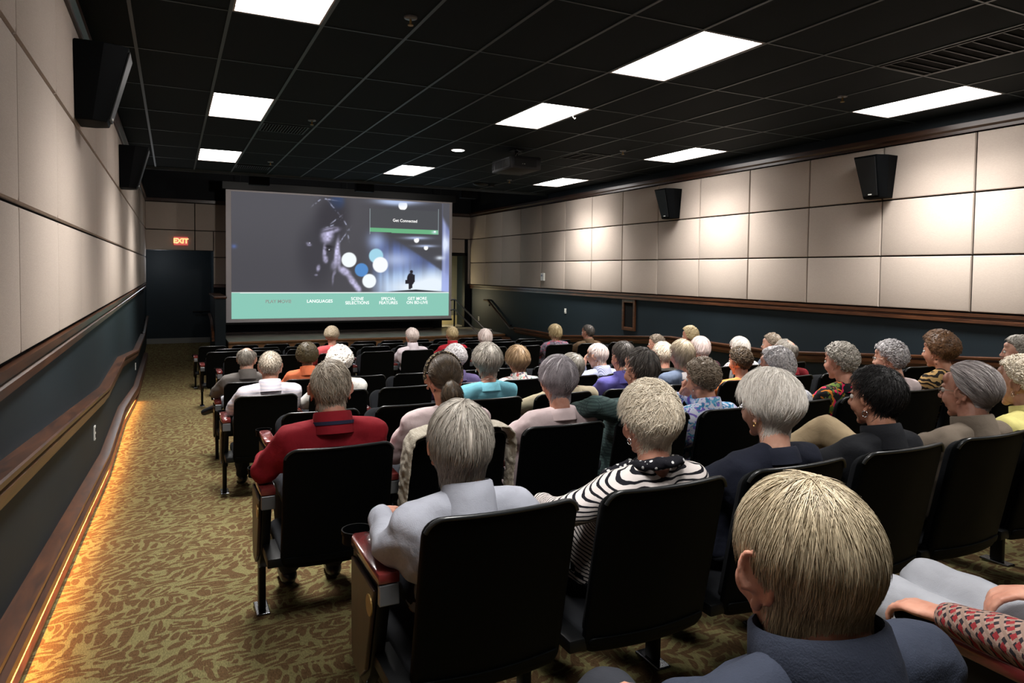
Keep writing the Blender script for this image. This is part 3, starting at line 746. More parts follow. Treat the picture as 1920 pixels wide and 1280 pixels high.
BW, BH0, BH1 = .225, .265, .785
def backmap(a, h, o):
    return (a, .105 * (BH1 - h) / (BH1 - BH0) - .030 * (1 - (a / BW) ** 2) + o, h - o * .18)
me_shell = slab(rrect(-BW, BW, BH0, BH1, .035, .05), backmap, .0, .028).build('back_shell', M['shell'], smooth=60)
me_cush = slab(rrect(-BW + .015, BW - .015, BH0 + .05, BH1 - .012, .03, .045), backmap, .026, .062).build('back_cushion', M['cushion'], smooth=60)
def lipmap(a, h, o): x, y, z = backmap(a, h, o); return (x, y, z)
me_lip = slab(rrect(-BW + .01, BW - .01, BH0 + .022, BH0 + .050, .012, .012, 4, 8), lipmap, -.007, .004, .003).build('lower_rib', M['shell'], smooth=60)
def seatmap(a, h, o): return (a, h, .300 + o * .8 + .015 * (h - .3))
me_seat = slab(rrect(-.22, .22, .12, .565, .04, .07), seatmap, -.035, .035, .02).build('seat', M['cushion'], smooth=60)
A0 = R(72)
def foldmap(a, h, o):
    y, z = h - .14, o
    return (a, .165 + y * math.cos(A0) - z * math.sin(A0) + .075, .395 + y * math.sin(A0) + z * math.cos(A0))
me_fold = slab(rrect(-.22, .22, .14, .47, .04, .07), foldmap, -.03, .03, .02).build('seat', M['cushion'], smooth=60)
def standard(dz, x):
    mb = MB()
    mb.prism([(.20, .555), (.50, .555), (.505, .50), (.485, .24), (.47, .18), (.36, .18), (.30, .24)], 'x', x - .020, x + .020)
    mb.box(x - .015, x + .015, .385, .445, dz + .012, .2)
    mb.box(x - .012, x + .05, .10, .33, .275, .315)
    return mb
def arm(x):
    return MB().prism([(-.030, .17), (.030, .17), (.034, .30), (.034, .47), (.022, .50), (-.022, .50), (-.034, .47), (-.034, .30)], 'z', .558, .588) if False else MB().add(
        [(x + a, b, z) for z in (.558, .588) for a, b in [(-.030, .17), (.030, .17), (.034, .30), (.034, .47), (.022, .50), (-.022, .50), (-.034, .47), (-.034, .30)]],
        [tuple(range(7, -1, -1)), tuple(range(8, 16))] + [(i, (i + 1) % 8, 8 + (i + 1) % 8, 8 + i) for i in range(8)])
def ring(x):
    mb = MB(); pts = []
    n = 24; v = []; f = []
    for i in range(n):
        a = 2 * PI * i / n
        for (r, z) in ((.0455, .574), (.049, .574), (.049, .586), (.0455, .586)): v.append((x + r * math.cos(a), .535 + r * math.sin(a), z))
    for i in range(n):
        j = (i + 1) % n
        for k in range(4): f.append((i * 4 + k, j * 4 + k, j * 4 + (k + 1) % 4, i * 4 + (k + 1) % 4))
    v2 = [(x + .046 * math.cos(2 * PI * i / n), .535 + .046 * math.sin(2 * PI * i / n), .545) for i in range(n)]
    b = len(v); v += v2
    for i in range(n):
        j = (i + 1) % n; f.append((i * 4, j * 4, b + j, b + i))
    f.append(tuple(range(b, b + n)))
    return mb.add(v, f)
protos = {}
AX = .265
for side, x in (('L', -AX), ('R', AX)):
    for nm, dz in (('flat', 0.0), ('ramp', -.034)):
        protos[side, nm, 'std'] = standard(dz, x).build('standard', M['metal_black'], smooth=30, bevel=.006)
        protos[side, nm, 'foot'] = MB().box(x - .030, x + .030, .345, .485, dz, dz + .012).build('foot_plate', M['chrome'], bevel=.004)
    protos[side, 'arm'] = arm(x).build('armrest', M['burgundy'], smooth=40, bevel=.006)
    protos[side, 'cap'] = MB().prism([(.166, .500), (.186, .500), (.186, .556), (.172, .556)], 'x', x - .028, x + .028).build('end_cap', M['grey_cap'], bevel=.003)
    protos[side, 'cup'] = ring(x).build('cup_holder', M['shell'], smooth=50)
protos['aisle'] = MB().prism([(.205, .53), (.47, .53), (.465, .27), (.44, .21), (.36, .21), (.30, .26)], 'x', -AX - .034, -AX - .021).build('aisle_panel', M['aisle_wood'], bevel=.004)
mb = MB(); n = 24
mb.loft([(-AX - .038, .245, .475), (-AX - .033, .245, .475)], [(.030, .030)] * 2, hint=(0, 1, 0), n=n)
protos['num'] = mb.build('number_plate', M['brass'], bevel=.001)
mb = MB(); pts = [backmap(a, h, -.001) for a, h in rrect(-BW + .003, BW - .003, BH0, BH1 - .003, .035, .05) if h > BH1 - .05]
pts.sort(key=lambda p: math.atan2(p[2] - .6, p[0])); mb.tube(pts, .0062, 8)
me_welt_highlight = mb.build('top_welt_highlight', M['welt_highlight'], smooth=60)  # pale vinyl strip standing in for the gleam on the back's top edge
P_ = {'welt_highlight': me_welt_highlight, 'shell': me_shell, 'cush': me_cush, 'lip': me_lip, 'seat': me_seat, 'fold': me_fold}
P_.update(protos)
for o in P_.values(): C.objects.unlink(o)

ORD = ['first', 'second', 'third', 'fourth', 'fifth', 'sixth', 'seventh', 'eighth', 'ninth', 'tenth', 'eleventh', 'twelfth']
# rows: back-top y, centre x of the aisle seat, number of seats
ROWS = [(-4.80, .865, 3, .53), (-3.55, 1.030, 7, .537), (-2.32, .865, 11, .532), (-1.03, 1.030, 11, .548), (.25, .870, 11, .537), (1.75, .895, 11, .537), (3.88, 1.030, 11, .553), (5.36, .890, 11, .54), (7.0, 1.085, 11, .54), (8.16, .880, 11, .54)]
ROWNAME = ['row nearest the camera', 'second row from the back', 'third row from the back', 'fourth row from the back', 'fifth row from the back', 'sixth row from the back', 'fourth row from the front', 'third row from the front', 'second row from the front', 'front row']
def cp(o, parent):
    c = o.copy(); link(c, parent); return c
def place_seat(r, k, used):
    y, x0, n, pt = ROWS[r]
    x = x0 + pt * k
    st = 'ramp' if F(y + .41) < F(y) - .01 else 'flat'
    t = empty('theater_seat', (x, y, F(y)), 0, '%s black theater seat, %s from the left aisle in the %s' % ('occupied' if used else 'empty', ORD[k], ROWNAME[r]), 'theater seat', 'black theater seats in rows')
    sh = cp(P_['shell'], t); cp(P_['lip'], sh); cp(P_['welt_highlight'], sh)
    cp(P_['cush'], t); cp(P_['seat' if used else 'fold'], t)
    sides = ['L'] + (['R'] if k == n - 1 else [])
    for s in sides:
        sd = cp(P_[s, st, 'std'], t); cp(P_[s, st, 'foot'], sd)
        ar = cp(P_[s, 'arm'], t); cp(P_[s, 'cap'], ar); cp(P_[s, 'cup'], ar)
    if k == 0:
        ap = cp(P_['aisle'], t); cp(P_['num'], ap)
    return t
# ------------------------------------------------------------------ people
def cook(mb, name, vox, smooth_it=4, dec=1.0, fac=.5):
    me = mb.mesh(name + '_raw')
    bm = bmesh.new(); bm.from_mesh(me); bmesh.ops.recalc_face_normals(bm, faces=bm.faces); bm.to_mesh(me); bm.free()
    o = bpy.data.objects.new(name + '_tmp', me); C.objects.link(o)
    m = o.modifiers.new('r', 'REMESH'); m.mode = 'VOXEL'; m.voxel_size = vox; m.use_smooth_shade = True
    if smooth_it:
        m = o.modifiers.new('s', 'SMOOTH'); m.factor = fac; m.iterations = smooth_it
    if dec < 1: m = o.modifiers.new('d', 'DECIMATE'); m.ratio = dec
    dg = bpy.context.evaluated_depsgraph_get()
    out = bpy.data.meshes.new_from_object(o.evaluated_get(dg)); out.name = name
    bpy.data.objects.remove(o); bpy.data.meshes.remove(me)
    out.polygons.foreach_set('use_smooth', [True] * len(out.polygons))
    return out

def ripple(me, amp, freq, seed):
    """cloth folds: push vertices along their normals by slow noise"""
    n = len(me.vertices); co = np.empty(n * 3, np.float32); no = np.empty(n * 3, np.float32)
    me.vertices.foreach_get('co', co); me.vertices.foreach_get('normal', no)
    co = co.reshape(-1, 3); no = no.reshape(-1, 3)
    d = np.array([mnoise.noise((c[0] * freq + seed, c[1] * freq, c[2] * freq * 1.7)) + .5 * mnoise.noise((c[0] * freq * 2.3, c[1] * freq * 2.3 + seed, c[2] * freq * 3.2)) for c in co])
    co = co + no * (d * amp)[:, None]
    me.vertices.foreach_set('co', co.astype(np.float32).ravel()); me.update()

def addobj(name, me, mat, parent):
    me.materials.clear(); me.materials.append(mat)
    o = bpy.data.objects.new(name, me); return link(o, parent)

# ---- materials for people
def skin_mat(name, c):
    m, nt, b = new_mat(name); tc = nd(nt, 'ShaderNodeTexCoord')
    n = nd(nt, 'ShaderNodeTexNoise', i_Scale=28.0, i_Detail=4.0); lk(nt, tc.outputs['Object'], n.inputs['Vector'])
    c = np.array(c); r = ramp(nt, [(.3, tuple(c * (.78, .66, .62))), (.65, tuple(c)), (.85, tuple(np.minimum(c * (1.1, 1.02, .98), 1)))])
    lk(nt, n.outputs['Fac'], r.inputs['Fac']); lk(nt, r.outputs['Color'], b.inputs['Base Color'])
    n2 = nd(nt, 'ShaderNodeTexNoise', i_Scale=160.0, i_Detail=3.0); lk(nt, tc.outputs['Object'], n2.inputs['Vector'])
    bp = nd(nt, 'ShaderNodeBump', i_Strength=.25, i_Distance=.002); lk(nt, n2.outputs['Fac'], bp.inputs['Height']); lk(nt, bp.outputs['Normal'], b.inputs['Normal'])
    b.inputs['Roughness'].default_value = .48; b.inputs['Specular IOR Level'].default_value = .4
    b.inputs['Subsurface Weight'].default_value = .08; b.inputs['Subsurface Radius'].default_value = (.02, .008, .005); b.inputs['Subsurface Scale'].default_value = .3
    return m
SK = [skin_mat('skin_rosy', (.52, .262, .185)), skin_mat('skin_pale', (.57, .325, .238)), skin_mat('skin_tan', (.47, .235, .152))]

def hair_mat(name, c1, c2, rough=.42):
    m, nt, b = new_mat(name); at = nd(nt, 'ShaderNodeAttribute', attribute_name='flow')
    n = nd(nt, 'ShaderNodeTexNoise', i_Scale=1.0, i_Detail=3.0, i_Roughness=.6); lk(nt, at.outputs['Vector'], n.inputs['Vector'])
    r = ramp(nt, [(.32, c1), (.66, c2)]); lk(nt, n.outputs['Fac'], r.inputs['Fac']); lk(nt, r.outputs['Color'], b.inputs['Base Color'])
    bp = nd(nt, 'ShaderNodeBump', i_Strength=.6, i_Distance=.003); lk(nt, n.outputs['Fac'], bp.inputs['Height']); lk(nt, bp.outputs['Normal'], b.inputs['Normal'])
    b.inputs['Roughness'].default_value = rough; b.inputs['Specular IOR Level'].default_value = .35
    return m

def cloth(name, kind, *cols, rough=.85, scale=1.0):
    m, nt, b = new_mat(name); tc = nd(nt, 'ShaderNodeTexCoord'); P = tc.outputs['Object']
    b.inputs['Roughness'].default_value = rough; b.inputs['Specular IOR Level'].default_value = .2
    c0 = cols[0]
    sep = nd(nt, 'ShaderNodeSeparateXYZ'); lk(nt, P, sep.inputs[0])
    def frac_gt(out, freq, thr, off=0.0):
        a = nd(nt, 'ShaderNodeMath', operation='MULTIPLY_ADD'); a.inputs[1].default_value = freq; a.inputs[2].default_value = off; lk(nt, out, a.inputs[0])
        f = nd(nt, 'ShaderNodeMath', operation='FRACT'); lk(nt, a.outputs[0], f.inputs[0])
        g = nd(nt, 'ShaderNodeMath', operation='GREATER_THAN'); g.inputs[1].default_value = thr; lk(nt, f.outputs[0], g.inputs[0]); return g.outputs[0]
    def mix(fac, A, B):
        x = nd(nt, 'ShaderNodeMix', data_type='RGBA')
        if isinstance(fac, float): x.inputs['Factor'].default_value = fac
        else: lk(nt, fac, x.inputs['Factor'])
        for key, val in (('A', A), ('B', B)):
            if isinstance(val, tuple): x.inputs[key].default_value = (*val, 1)
            else: lk(nt, val, x.inputs[key])
        return x.outputs['Result']
    n = nd(nt, 'ShaderNodeTexNoise', i_Scale=9.0, i_Detail=4.0); lk(nt, P, n.inputs['Vector'])
    col = None
    if kind == 'plain':
        c = np.array(c0); r = ramp(nt, [(.3, tuple(c * .86)), (.7, tuple(np.minimum(c * 1.1, 1)))]); lk(nt, n.outputs['Fac'], r.inputs['Fac']); col = r.outputs['Color']
    elif kind == 'stripeh': col = mix(frac_gt(sep.outputs['Z'], cols[2], cols[3]), c0, cols[1])
    elif kind == 'stripeslope':
        a = nd(nt, 'ShaderNodeMath', operation='MULTIPLY_ADD'); a.inputs[1].default_value = .9
        ab = nd(nt, 'ShaderNodeMath', operation='ABSOLUTE'); lk(nt, sep.outputs['X'], ab.inputs[0])
        g = nd(nt, 'ShaderNodeMath', operation='SUBTRACT'); g.inputs[1].default_value = .175; lk(nt, ab.outputs[0], g.inputs[0])
        g2 = nd(nt, 'ShaderNodeMath', operation='MAXIMUM'); g2.inputs[1].default_value = 0; lk(nt, g.outputs[0], g2.inputs[0])
        zz = nd(nt, 'ShaderNodeMath', operation='MULTIPLY_ADD'); zz.inputs[1].default_value = -.62; lk(nt, sep.outputs['Y'], zz.inputs[0]); lk(nt, sep.outputs['Z'], zz.inputs[2])
        a.inputs[0].default_value = 0; lk(nt, zz.outputs[0], a.inputs[2])
        w = nd(nt, 'ShaderNodeMath', operation='MULTIPLY_ADD'); w.inputs[1].default_value = .012; lk(nt, n.outputs['Fac'], w.inputs[0]); lk(nt, a.outputs[0], w.inputs[2])
        col = mix(frac_gt(w.outputs[0], cols[2], cols[3]), c0, cols[1])
    elif kind == 'stripev':
        wv = nd(nt, 'ShaderNodeMath', operation='ADD'); lk(nt, sep.outputs['X'], wv.inputs[0]); lk(nt, sep.outputs['Y'], wv.inputs[1])
        col = mix(frac_gt(wv.outputs[0], cols[2], cols[3]), c0, cols[1])
    elif kind == 'plaid':
        a = mix(frac_gt(sep.outputs['Z'], cols[3], .7), c0, cols[1]); wv = nd(nt, 'ShaderNodeMath', operation='ADD'); lk(nt, sep.outputs['X'], wv.inputs[0]); lk(nt, sep.outputs['Y'], wv.inputs[1])
        col = mix(frac_gt(wv.outputs[0], cols[3], .72), a, cols[2])
    elif kind == 'hound':
        wv = nd(nt, 'ShaderNodeMath', operation='ADD'); lk(nt, sep.outputs['X'], wv.inputs[0]); lk(nt, sep.outputs['Y'], wv.inputs[1])
        w2 = nd(nt, 'ShaderNodeMath', operation='SUBTRACT'); lk(nt, sep.outputs['Z'], w2.inputs[0]); lk(nt, sep.outputs['Y'], w2.inputs[1])
        a = mix(frac_gt(wv.outputs[0], 62, .5), c0, cols[1]); bb = mix(frac_gt(w2.outputs[0], 58, .55), a, cols[2]); m2 = nd(nt, 'ShaderNodeMath', operation='MULTIPLY'); lk(nt, frac_gt(w2.outputs[0], 29, .6), m2.inputs[0]); lk(nt, frac_gt(wv.outputs[0], 62, .45, .2), m2.inputs[1]); col = mix(m2.outputs[0], bb, cols[3])
    elif kind == 'floral':
        col = c0
        for k, cc in enumerate(cols[1:]):
            mp = nd(nt, 'ShaderNodeMapping'); mp.inputs['Location'].default_value = (k * 3.7, k * 1.3, k * 5.1); lk(nt, P, mp.inputs['Vector'])
            nn = nd(nt, 'ShaderNodeTexNoise', i_Scale=22.0 * scale, i_Detail=2.0, i_Distortion=1.6); lk(nt, mp.outputs['Vector'], nn.inputs['Vector'])
            g = nd(nt, 'ShaderNodeMath', operation='GREATER_THAN'); g.inputs[1].default_value = .575 + .01 * k; lk(nt, nn.outputs['Fac'], g.inputs[0])
            col = mix(g.outputs[0], col, cc)
    elif kind == 'tiger':
        wv = nd(nt, 'ShaderNodeTexWave', wave_type='BANDS', bands_direction='Z', i_Scale=9.0, i_Distortion=11.0, i_Detail=2.0, i_Detail_Scale=1.2); lk(nt, P, wv.inputs['Vector'])
        g = nd(nt, 'ShaderNodeMath', operation='GREATER_THAN'); g.inputs[1].default_value = .5; lk(nt, wv.outputs['Fac'], g.inputs[0]); col = mix(g.outputs[0], c0, cols[1])
    elif kind == 'dots':
        v = nd(nt, 'ShaderNodeTexVoronoi', i_Scale=cols[2], i_Randomness=.35); lk(nt, P, v.inputs['Vector'])
        g = nd(nt, 'ShaderNodeMath', operation='LESS_THAN'); g.inputs[1].default_value = .30; lk(nt, v.outputs['Distance'], g.inputs[0]); col = mix(g.outputs[0], c0, cols[1])
    if isinstance(col, tuple): b.inputs['Base Color'].default_value = (*col, 1)
    else: lk(nt, col, b.inputs['Base Color'])
    n2 = nd(nt, 'ShaderNodeTexNoise', i_Scale=420.0, i_Detail=2.0); lk(nt, P, n2.inputs['Vector'])
    n3 = nd(nt, 'ShaderNodeTexNoise', i_Scale=14.0, i_Detail=3.0, i_Distortion=.8); lk(nt, P, n3.inputs['Vector'])
    ad = nd(nt, 'ShaderNodeMath', operation='MULTIPLY_ADD'); ad.inputs[1].default_value = 6.0; lk(nt, n3.outputs['Fac'], ad.inputs[0]); lk(nt, n2.outputs['Fac'], ad.inputs[2])
    bp = nd(nt, 'ShaderNodeBump', i_Strength=.35, i_Distance=.002); lk(nt, ad.outputs[0], bp.inputs['Height']); lk(nt, bp.outputs['Normal'], b.inputs['Normal'])
    return m

M['eye'] = plain('eye_white', (.62, .60, .56), .15, .5)
M['iris'] = plain('eye_iris', (.05, .07, .09), .15, .5)
M['gold'] = plain('gold_earring', (.75, .52, .20), .2, .5, metal=1.0)
M['silver'] = plain('silver_earring', (.75, .75, .76), .2, .5, metal=1.0)
M['spec'] = plain('thin_glasses_frame', (.20, .15, .12), .25, .5, metal=.6)
M['slacks_dark'] = cloth('dark_slacks', 'plain', (.02, .022, .028))
M['slacks_grey'] = cloth('grey_slacks', 'plain', (.30, .31, .34))
M['slacks_khaki'] = cloth('khaki_slacks', 'plain', (.33, .25, .15))
M['shoe'] = plain('black_leather', (.008, .008, .010), .3, .5)

def smooth01(a, b, x): t = np.clip((x - a) / (b - a + 1e-9), 0, 1); return t * t * (3 - 2 * t)
CH = np.array((0, -.012, .022)); RH = np.array((.0765, .0975, .093))

def hair_fields(d, st):
    """radius of scalp, thickness and mask for unit directions d (n,3) in head frame"""
    rs = 1 / np.sqrt(((d / RH) ** 2).sum(-1))
    e = np.degrees(np.arcsin(np.clip(d[:, 2], -1, 1))); a = np.degrees(np.arctan2(np.abs(d[:, 0]), -d[:, 1]))
    low = np.interp(a, [0, 50, 78, 92, 108, 125, 180], [st['back'], st['back'] + 4, st['side'], st['side'] + 6, max(st['side'] + 16, st['front'] - 24), st['front'] - 6, st['front']])
    m = smooth01(low - 6, low + 8, e)
    if st.get('bald'):
        B = np.array(st.get('baldc', (0, .35, 1.0))); B /= np.linalg.norm(B)
        ang = np.degrees(np.arccos(np.clip(d @ B, -1, 1))); m = m * smooth01(st['bald'] - 9, st['bald'] + 9, ang)
    wt, wb, wf, ws = np.maximum(d[:, 2], 0) ** 2, np.maximum(-d[:, 1], 0) ** 2, np.maximum(d[:, 1], 0) ** 2, d[:, 0] ** 2
    T = (st['top'] * wt + st['bk'] * wb + st['sd'] * ws + st.get('fr', st['top']) * wf) / (wt + wb + wf + ws + 1e-6)
    bk_ = smooth01(120, 60, a)
    h_ = np.sqrt(d[:, 0] ** 2 + d[:, 1] ** 2) + 1e-6
    rn = np.minimum(st.get('neckr', .062) / h_, .135)
    rs = rs + np.maximum(rn - rs, 0) * smooth01(-18, -40, e) * smooth01(125, 95, a)
    if not st.get('full'): T = T * (1 - .62 * smooth01(2, -42, e))
    if st.get('lowvol'):   # hair hanging below the skull
        T = T + st['lowvol'] * smooth01(5, -45, e) * smooth01(150, 110, a)
    return rs, T, m

def fib(n, seed=0):
    i = np.arange(n) + .5; z = 1 - 2 * i / n; t = PI * (1 + 5 ** .5) * i + seed
    return np.stack([np.cos(t) * np.sqrt(1 - z * z), np.sin(t) * np.sqrt(1 - z * z), z], -1)

def make_hair(name, st, mat, parent, HM, hs, res, nstr, seed, swidth):
    rng = np.random.default_rng(seed)
    Cw = np.array(st.get('crown', (0, -.42, .9))); Cw = Cw / np.linalg.norm(Cw)
    ax = np.cross(Cw, (0, 1., .1)); ax /= np.linalg.norm(ax); ay = np.cross(Cw, ax)
    nu, nv = res, int(res * .62)
    D = [];
    for j in range(nv + 1):
        p = PI * j / nv
        for i in range(nu):
            t = 2 * PI * i / nu; D.append(Cw * math.cos(p) + (ax * math.cos(t) + ay * math.sin(t)) * math.sin(p))
    D = np.array(D)
    rs, T, m = hair_fields(D, st)
    curl, cf = st.get('curl', 0.0), st.get('cf', 40.0)
    fl = st.get('flow', 9.0)
    pol = np.arccos(np.clip(D @ Cw, -1, 1)); az = np.arctan2(D @ ay, D @ ax)
    lockn = np.array([mnoise.noise((math.cos(q) * 4.5 + seed, math.sin(q) * 4.5, w * 1.1 + seed * .3)) for q, w in zip(az, pol)])
    dsp = lockn * st.get('lock', .003)
    if curl:
        nz = np.array([mnoise.noise((x[0] * cf * .1 + seed, x[1] * cf * .1, x[2] * cf * .1)) for x in D]) + .6 * np.array([mnoise.noise((x[0] * cf * .22, x[1] * cf * .22 + seed, x[2] * cf * .22)) for x in D])
        dsp = dsp + (np.abs(nz) * 1.6 - .35) * curl
    rad = rs + (T + dsp) * m - (1 - m) * .014
    base = CH + D * rad[:, None]
    flow = np.stack([np.cos(az) * fl, np.sin(az) * fl, pol * st.get('along', 1.4)], -1) + seed
    if curl: flow = D * cf * .42 + seed
    V = [base]; FL = [flow]; Fc = []
    for j in range(nv):
        for i in range(nu):
            k = (i + 1) % nu; Fc.append((j * nu + i, j * nu + k, (j + 1) * nu + k, (j + 1) * nu + i))
    nb = len(base)
    # loose strands
    if nstr:
        q = fib(int(nstr * 1.9), seed); q = q[rng.permutation(len(q))] + rng.normal(0, .02, q.shape); q /= np.linalg.norm(q, axis=1)[:, None]
        _, _, mm = hair_fields(q, st); q = q[mm > .45][:nstr]; n = len(q)
        K = 5 if not curl else 7
        Ls = st.get('slen', .05) * rng.uniform(.6, 1.25, n); w0 = swidth * rng.uniform(.7, 1.3, n)
        rs, T, mk = hair_fields(q, st)
        d = q.copy(); pts = []; 
        comb = np.array(st.get('comb', (0, 0, 0)), float)
        jit = rng.normal(0, st.get('jit', .12), (n, 3)); lift0 = rng.uniform(-.002, st.get('lift', .004), n)
        cph = rng.uniform(0, 6.28, n); cr = curl * rng.uniform(.6, 1.2, n) if curl else None
        for k in range(K):
            r_, T_, _ = hair_fields(d, st)
            up = lift0 * (k / (K - 1)) + .0015
            c = CH + d * (r_ + np.maximum(T_, .004) * np.minimum(mk + .1, 1) + up)[:, None]
            if curl:
                tg = np.cross(d, Cw + .01); tg /= np.linalg.norm(tg, axis=1)[:, None] + 1e-9; bn = np.cross(d, tg)
                a_ = cph + k * 4.6 / (K - 1)
                c = CH + q * (rs + T * .95)[:, None] + (tg * np.cos(a_)[:, None] + bn * np.sin(a_)[:, None]) * (cr * .9)[:, None] + q * (np.sin(np.arange(n)) * curl * .35 + k * curl * .06)[:, None]
            pts.append(c)
            tg = -(Cw - d * (d @ Cw)[:, None]) + jit + comb; tg -= d * (tg * d).sum(1)[:, None]; tg /= np.linalg.norm(tg, axis=1)[:, None] + 1e-9
            d = d + tg * (Ls / (K - 1) / .11)[:, None]; d /= np.linalg.norm(d, axis=1)[:, None]
        pts = np.array(pts)                      # K,n,3
        tan = np.gradient(pts, axis=0); tan /= np.linalg.norm(tan, axis=2)[..., None] + 1e-9
        nor = pts - CH; nor /= np.linalg.norm(nor, axis=2)[..., None]; sid = np.cross(tan, nor); sid /= np.linalg.norm(sid, axis=2)[..., None] + 1e-9
        taper = np.interp(np.linspace(0, 1, K), [0, .25, .7, 1], [.5, 1, .85, .12])
        if curl: taper = np.interp(np.linspace(0, 1, K), [0, .3, .7, 1], [.4, 1, 1, .4])
        ww = (taper[:, None] * w0[None])[..., None]
        tri = np.stack([pts + sid * ww, pts - sid * ww, pts + nor * ww * .8], 2)     # K,n,3,3
        vv_ = tri.transpose(1, 0, 2, 3).reshape(-1, 3)
        a0 = np.arctan2(q @ ay, q @ ax); p0 = np.arccos(np.clip(q @ Cw, -1, 1)); rid = rng.normal(0, .22, (n, 2)) + (rng.random((n, 1)) < .12) * rng.normal(0, 2.5, (n, 2))
        f_ = np.zeros((n, K, 3, 3)); f_[..., 0] = (np.cos(a0) * fl + rid[:, 0])[:, None, None]; f_[..., 1] = (np.sin(a0) * fl + rid[:, 1])[:, None, None]; f_[..., 2] = (p0 * st.get('along', 1.4))[:, None, None] + np.linspace(0, .35, K)[None, :, None]
        f_ += seed
        if curl: f_ = np.repeat((q * cf * .42 + seed)[:, None, None, :], K, 1).repeat(3, 2) + np.linspace(0, .8, K)[None, :, None, None]
        V.append(vv_); FL.append(f_.reshape(-1, 3))
        b0 = nb + (np.arange(n) * K * 3)[:, None, None] + (np.arange(K - 1) * 3)[None, :, None]
        for s_ in range(3):
            t_ = (s_ + 1) % 3
            quad = np.concatenate([b0 + s_, b0 + t_, b0 + 3 + t_, b0 + 3 + s_], 2).reshape(-1, 4)
            Fc.extend(map(tuple, quad.tolist()))
    if st.get('pony'):
        mb = MB(); c0 = np.array((.004, -.108, -.005)); path = [c0, c0 + (0, -.024, -.015), c0 + (.002, -.036, -.055), c0 + (.008, -.032, -.115), c0 + (.012, -.024, -.17)]
        mb.loft(path, [.018, .033, .047, .042, .014], n=28); pv = mb.v[0]
        dv = np.array([mnoise.noise((x[0] * 60, x[1] * 60, x[2] * 25)) for x in pv]); cen = np.repeat(np.array(path), 28, 0); pv = pv + (pv - cen) * (dv * .35)[:, None]
        b = sum(len(x) for x in V); V.append(pv); FL.append(np.concatenate([(pv[:, :2] * 160), pv[:, 2:] * 12], 1)); Fc.extend([tuple(i + b for i in q) for q in mb.f])
        n = 420; K = 5; th = rng.uniform(0, 6.28, n); s0 = rng.uniform(0, .75, n); pts = []
        pa = np.array(path)
        for k in range(K):
            s = np.clip(s0 + k * .09, 0, 1) * 4; i = np.minimum(s.astype(int), 3); fr = (s - i)[:, None]
            c = pa[i] * (1 - fr) + pa[i + 1] * fr; rr = np.interp(s, range(5), [.019, .035, .051, .047, .020]) + .003 * k * rng.uniform(-.3, 1, n)
            th2 = th + k * .12; c = c + np.stack([np.cos(th2) * rr, np.sin(th2) * rr * .9, np.zeros(n)], -1); pts.append(c)
        pts = np.array(pts); w = np.array([.6, 1, 1, .8, .15])[:, None, None] * swidth
        off = np.stack([np.stack([np.cos(th), np.sin(th), 0 * th], -1), np.stack([-np.sin(th), np.cos(th), 0 * th], -1), np.stack([np.sin(th), -np.cos(th), 0 * th], -1)], 1)
        tri = pts[:, :, None, :] + off[None] * w[..., None]
        b = sum(len(x) for x in V); V.append(tri.transpose(1, 0, 2, 3).reshape(-1, 3)); rid = rng.uniform(-40, 40, (n, 3))
        FL.append(np.repeat(rid, K * 3, 0))
        b0 = b + (np.arange(n) * K * 3)[:, None, None] + (np.arange(K - 1) * 3)[None, :, None]
        for s_ in range(3):
            t_ = (s_ + 1) % 3; Fc.extend(map(tuple, np.concatenate([b0 + s_, b0 + t_, b0 + 3 + t_, b0 + 3 + s_], 2).reshape(-1, 4).tolist()))
    V = np.concatenate(V) * hs; FL = np.concatenate(FL)
    Rm = np.array(HM.to_3x3()); V = V @ Rm.T + np.array(HM.translation)
    me = bpy.data.meshes.new(name); me.from_pydata(V.tolist(), [], Fc); me.update()
    at = me.attributes.new('flow', 'FLOAT_VECTOR', 'POINT'); at.data.foreach_set('vector', FL.astype(np.float32).ravel())
    me.polygons.foreach_set('use_smooth', [True] * len(me.polygons))
    return addobj(name, me, mat, parent)

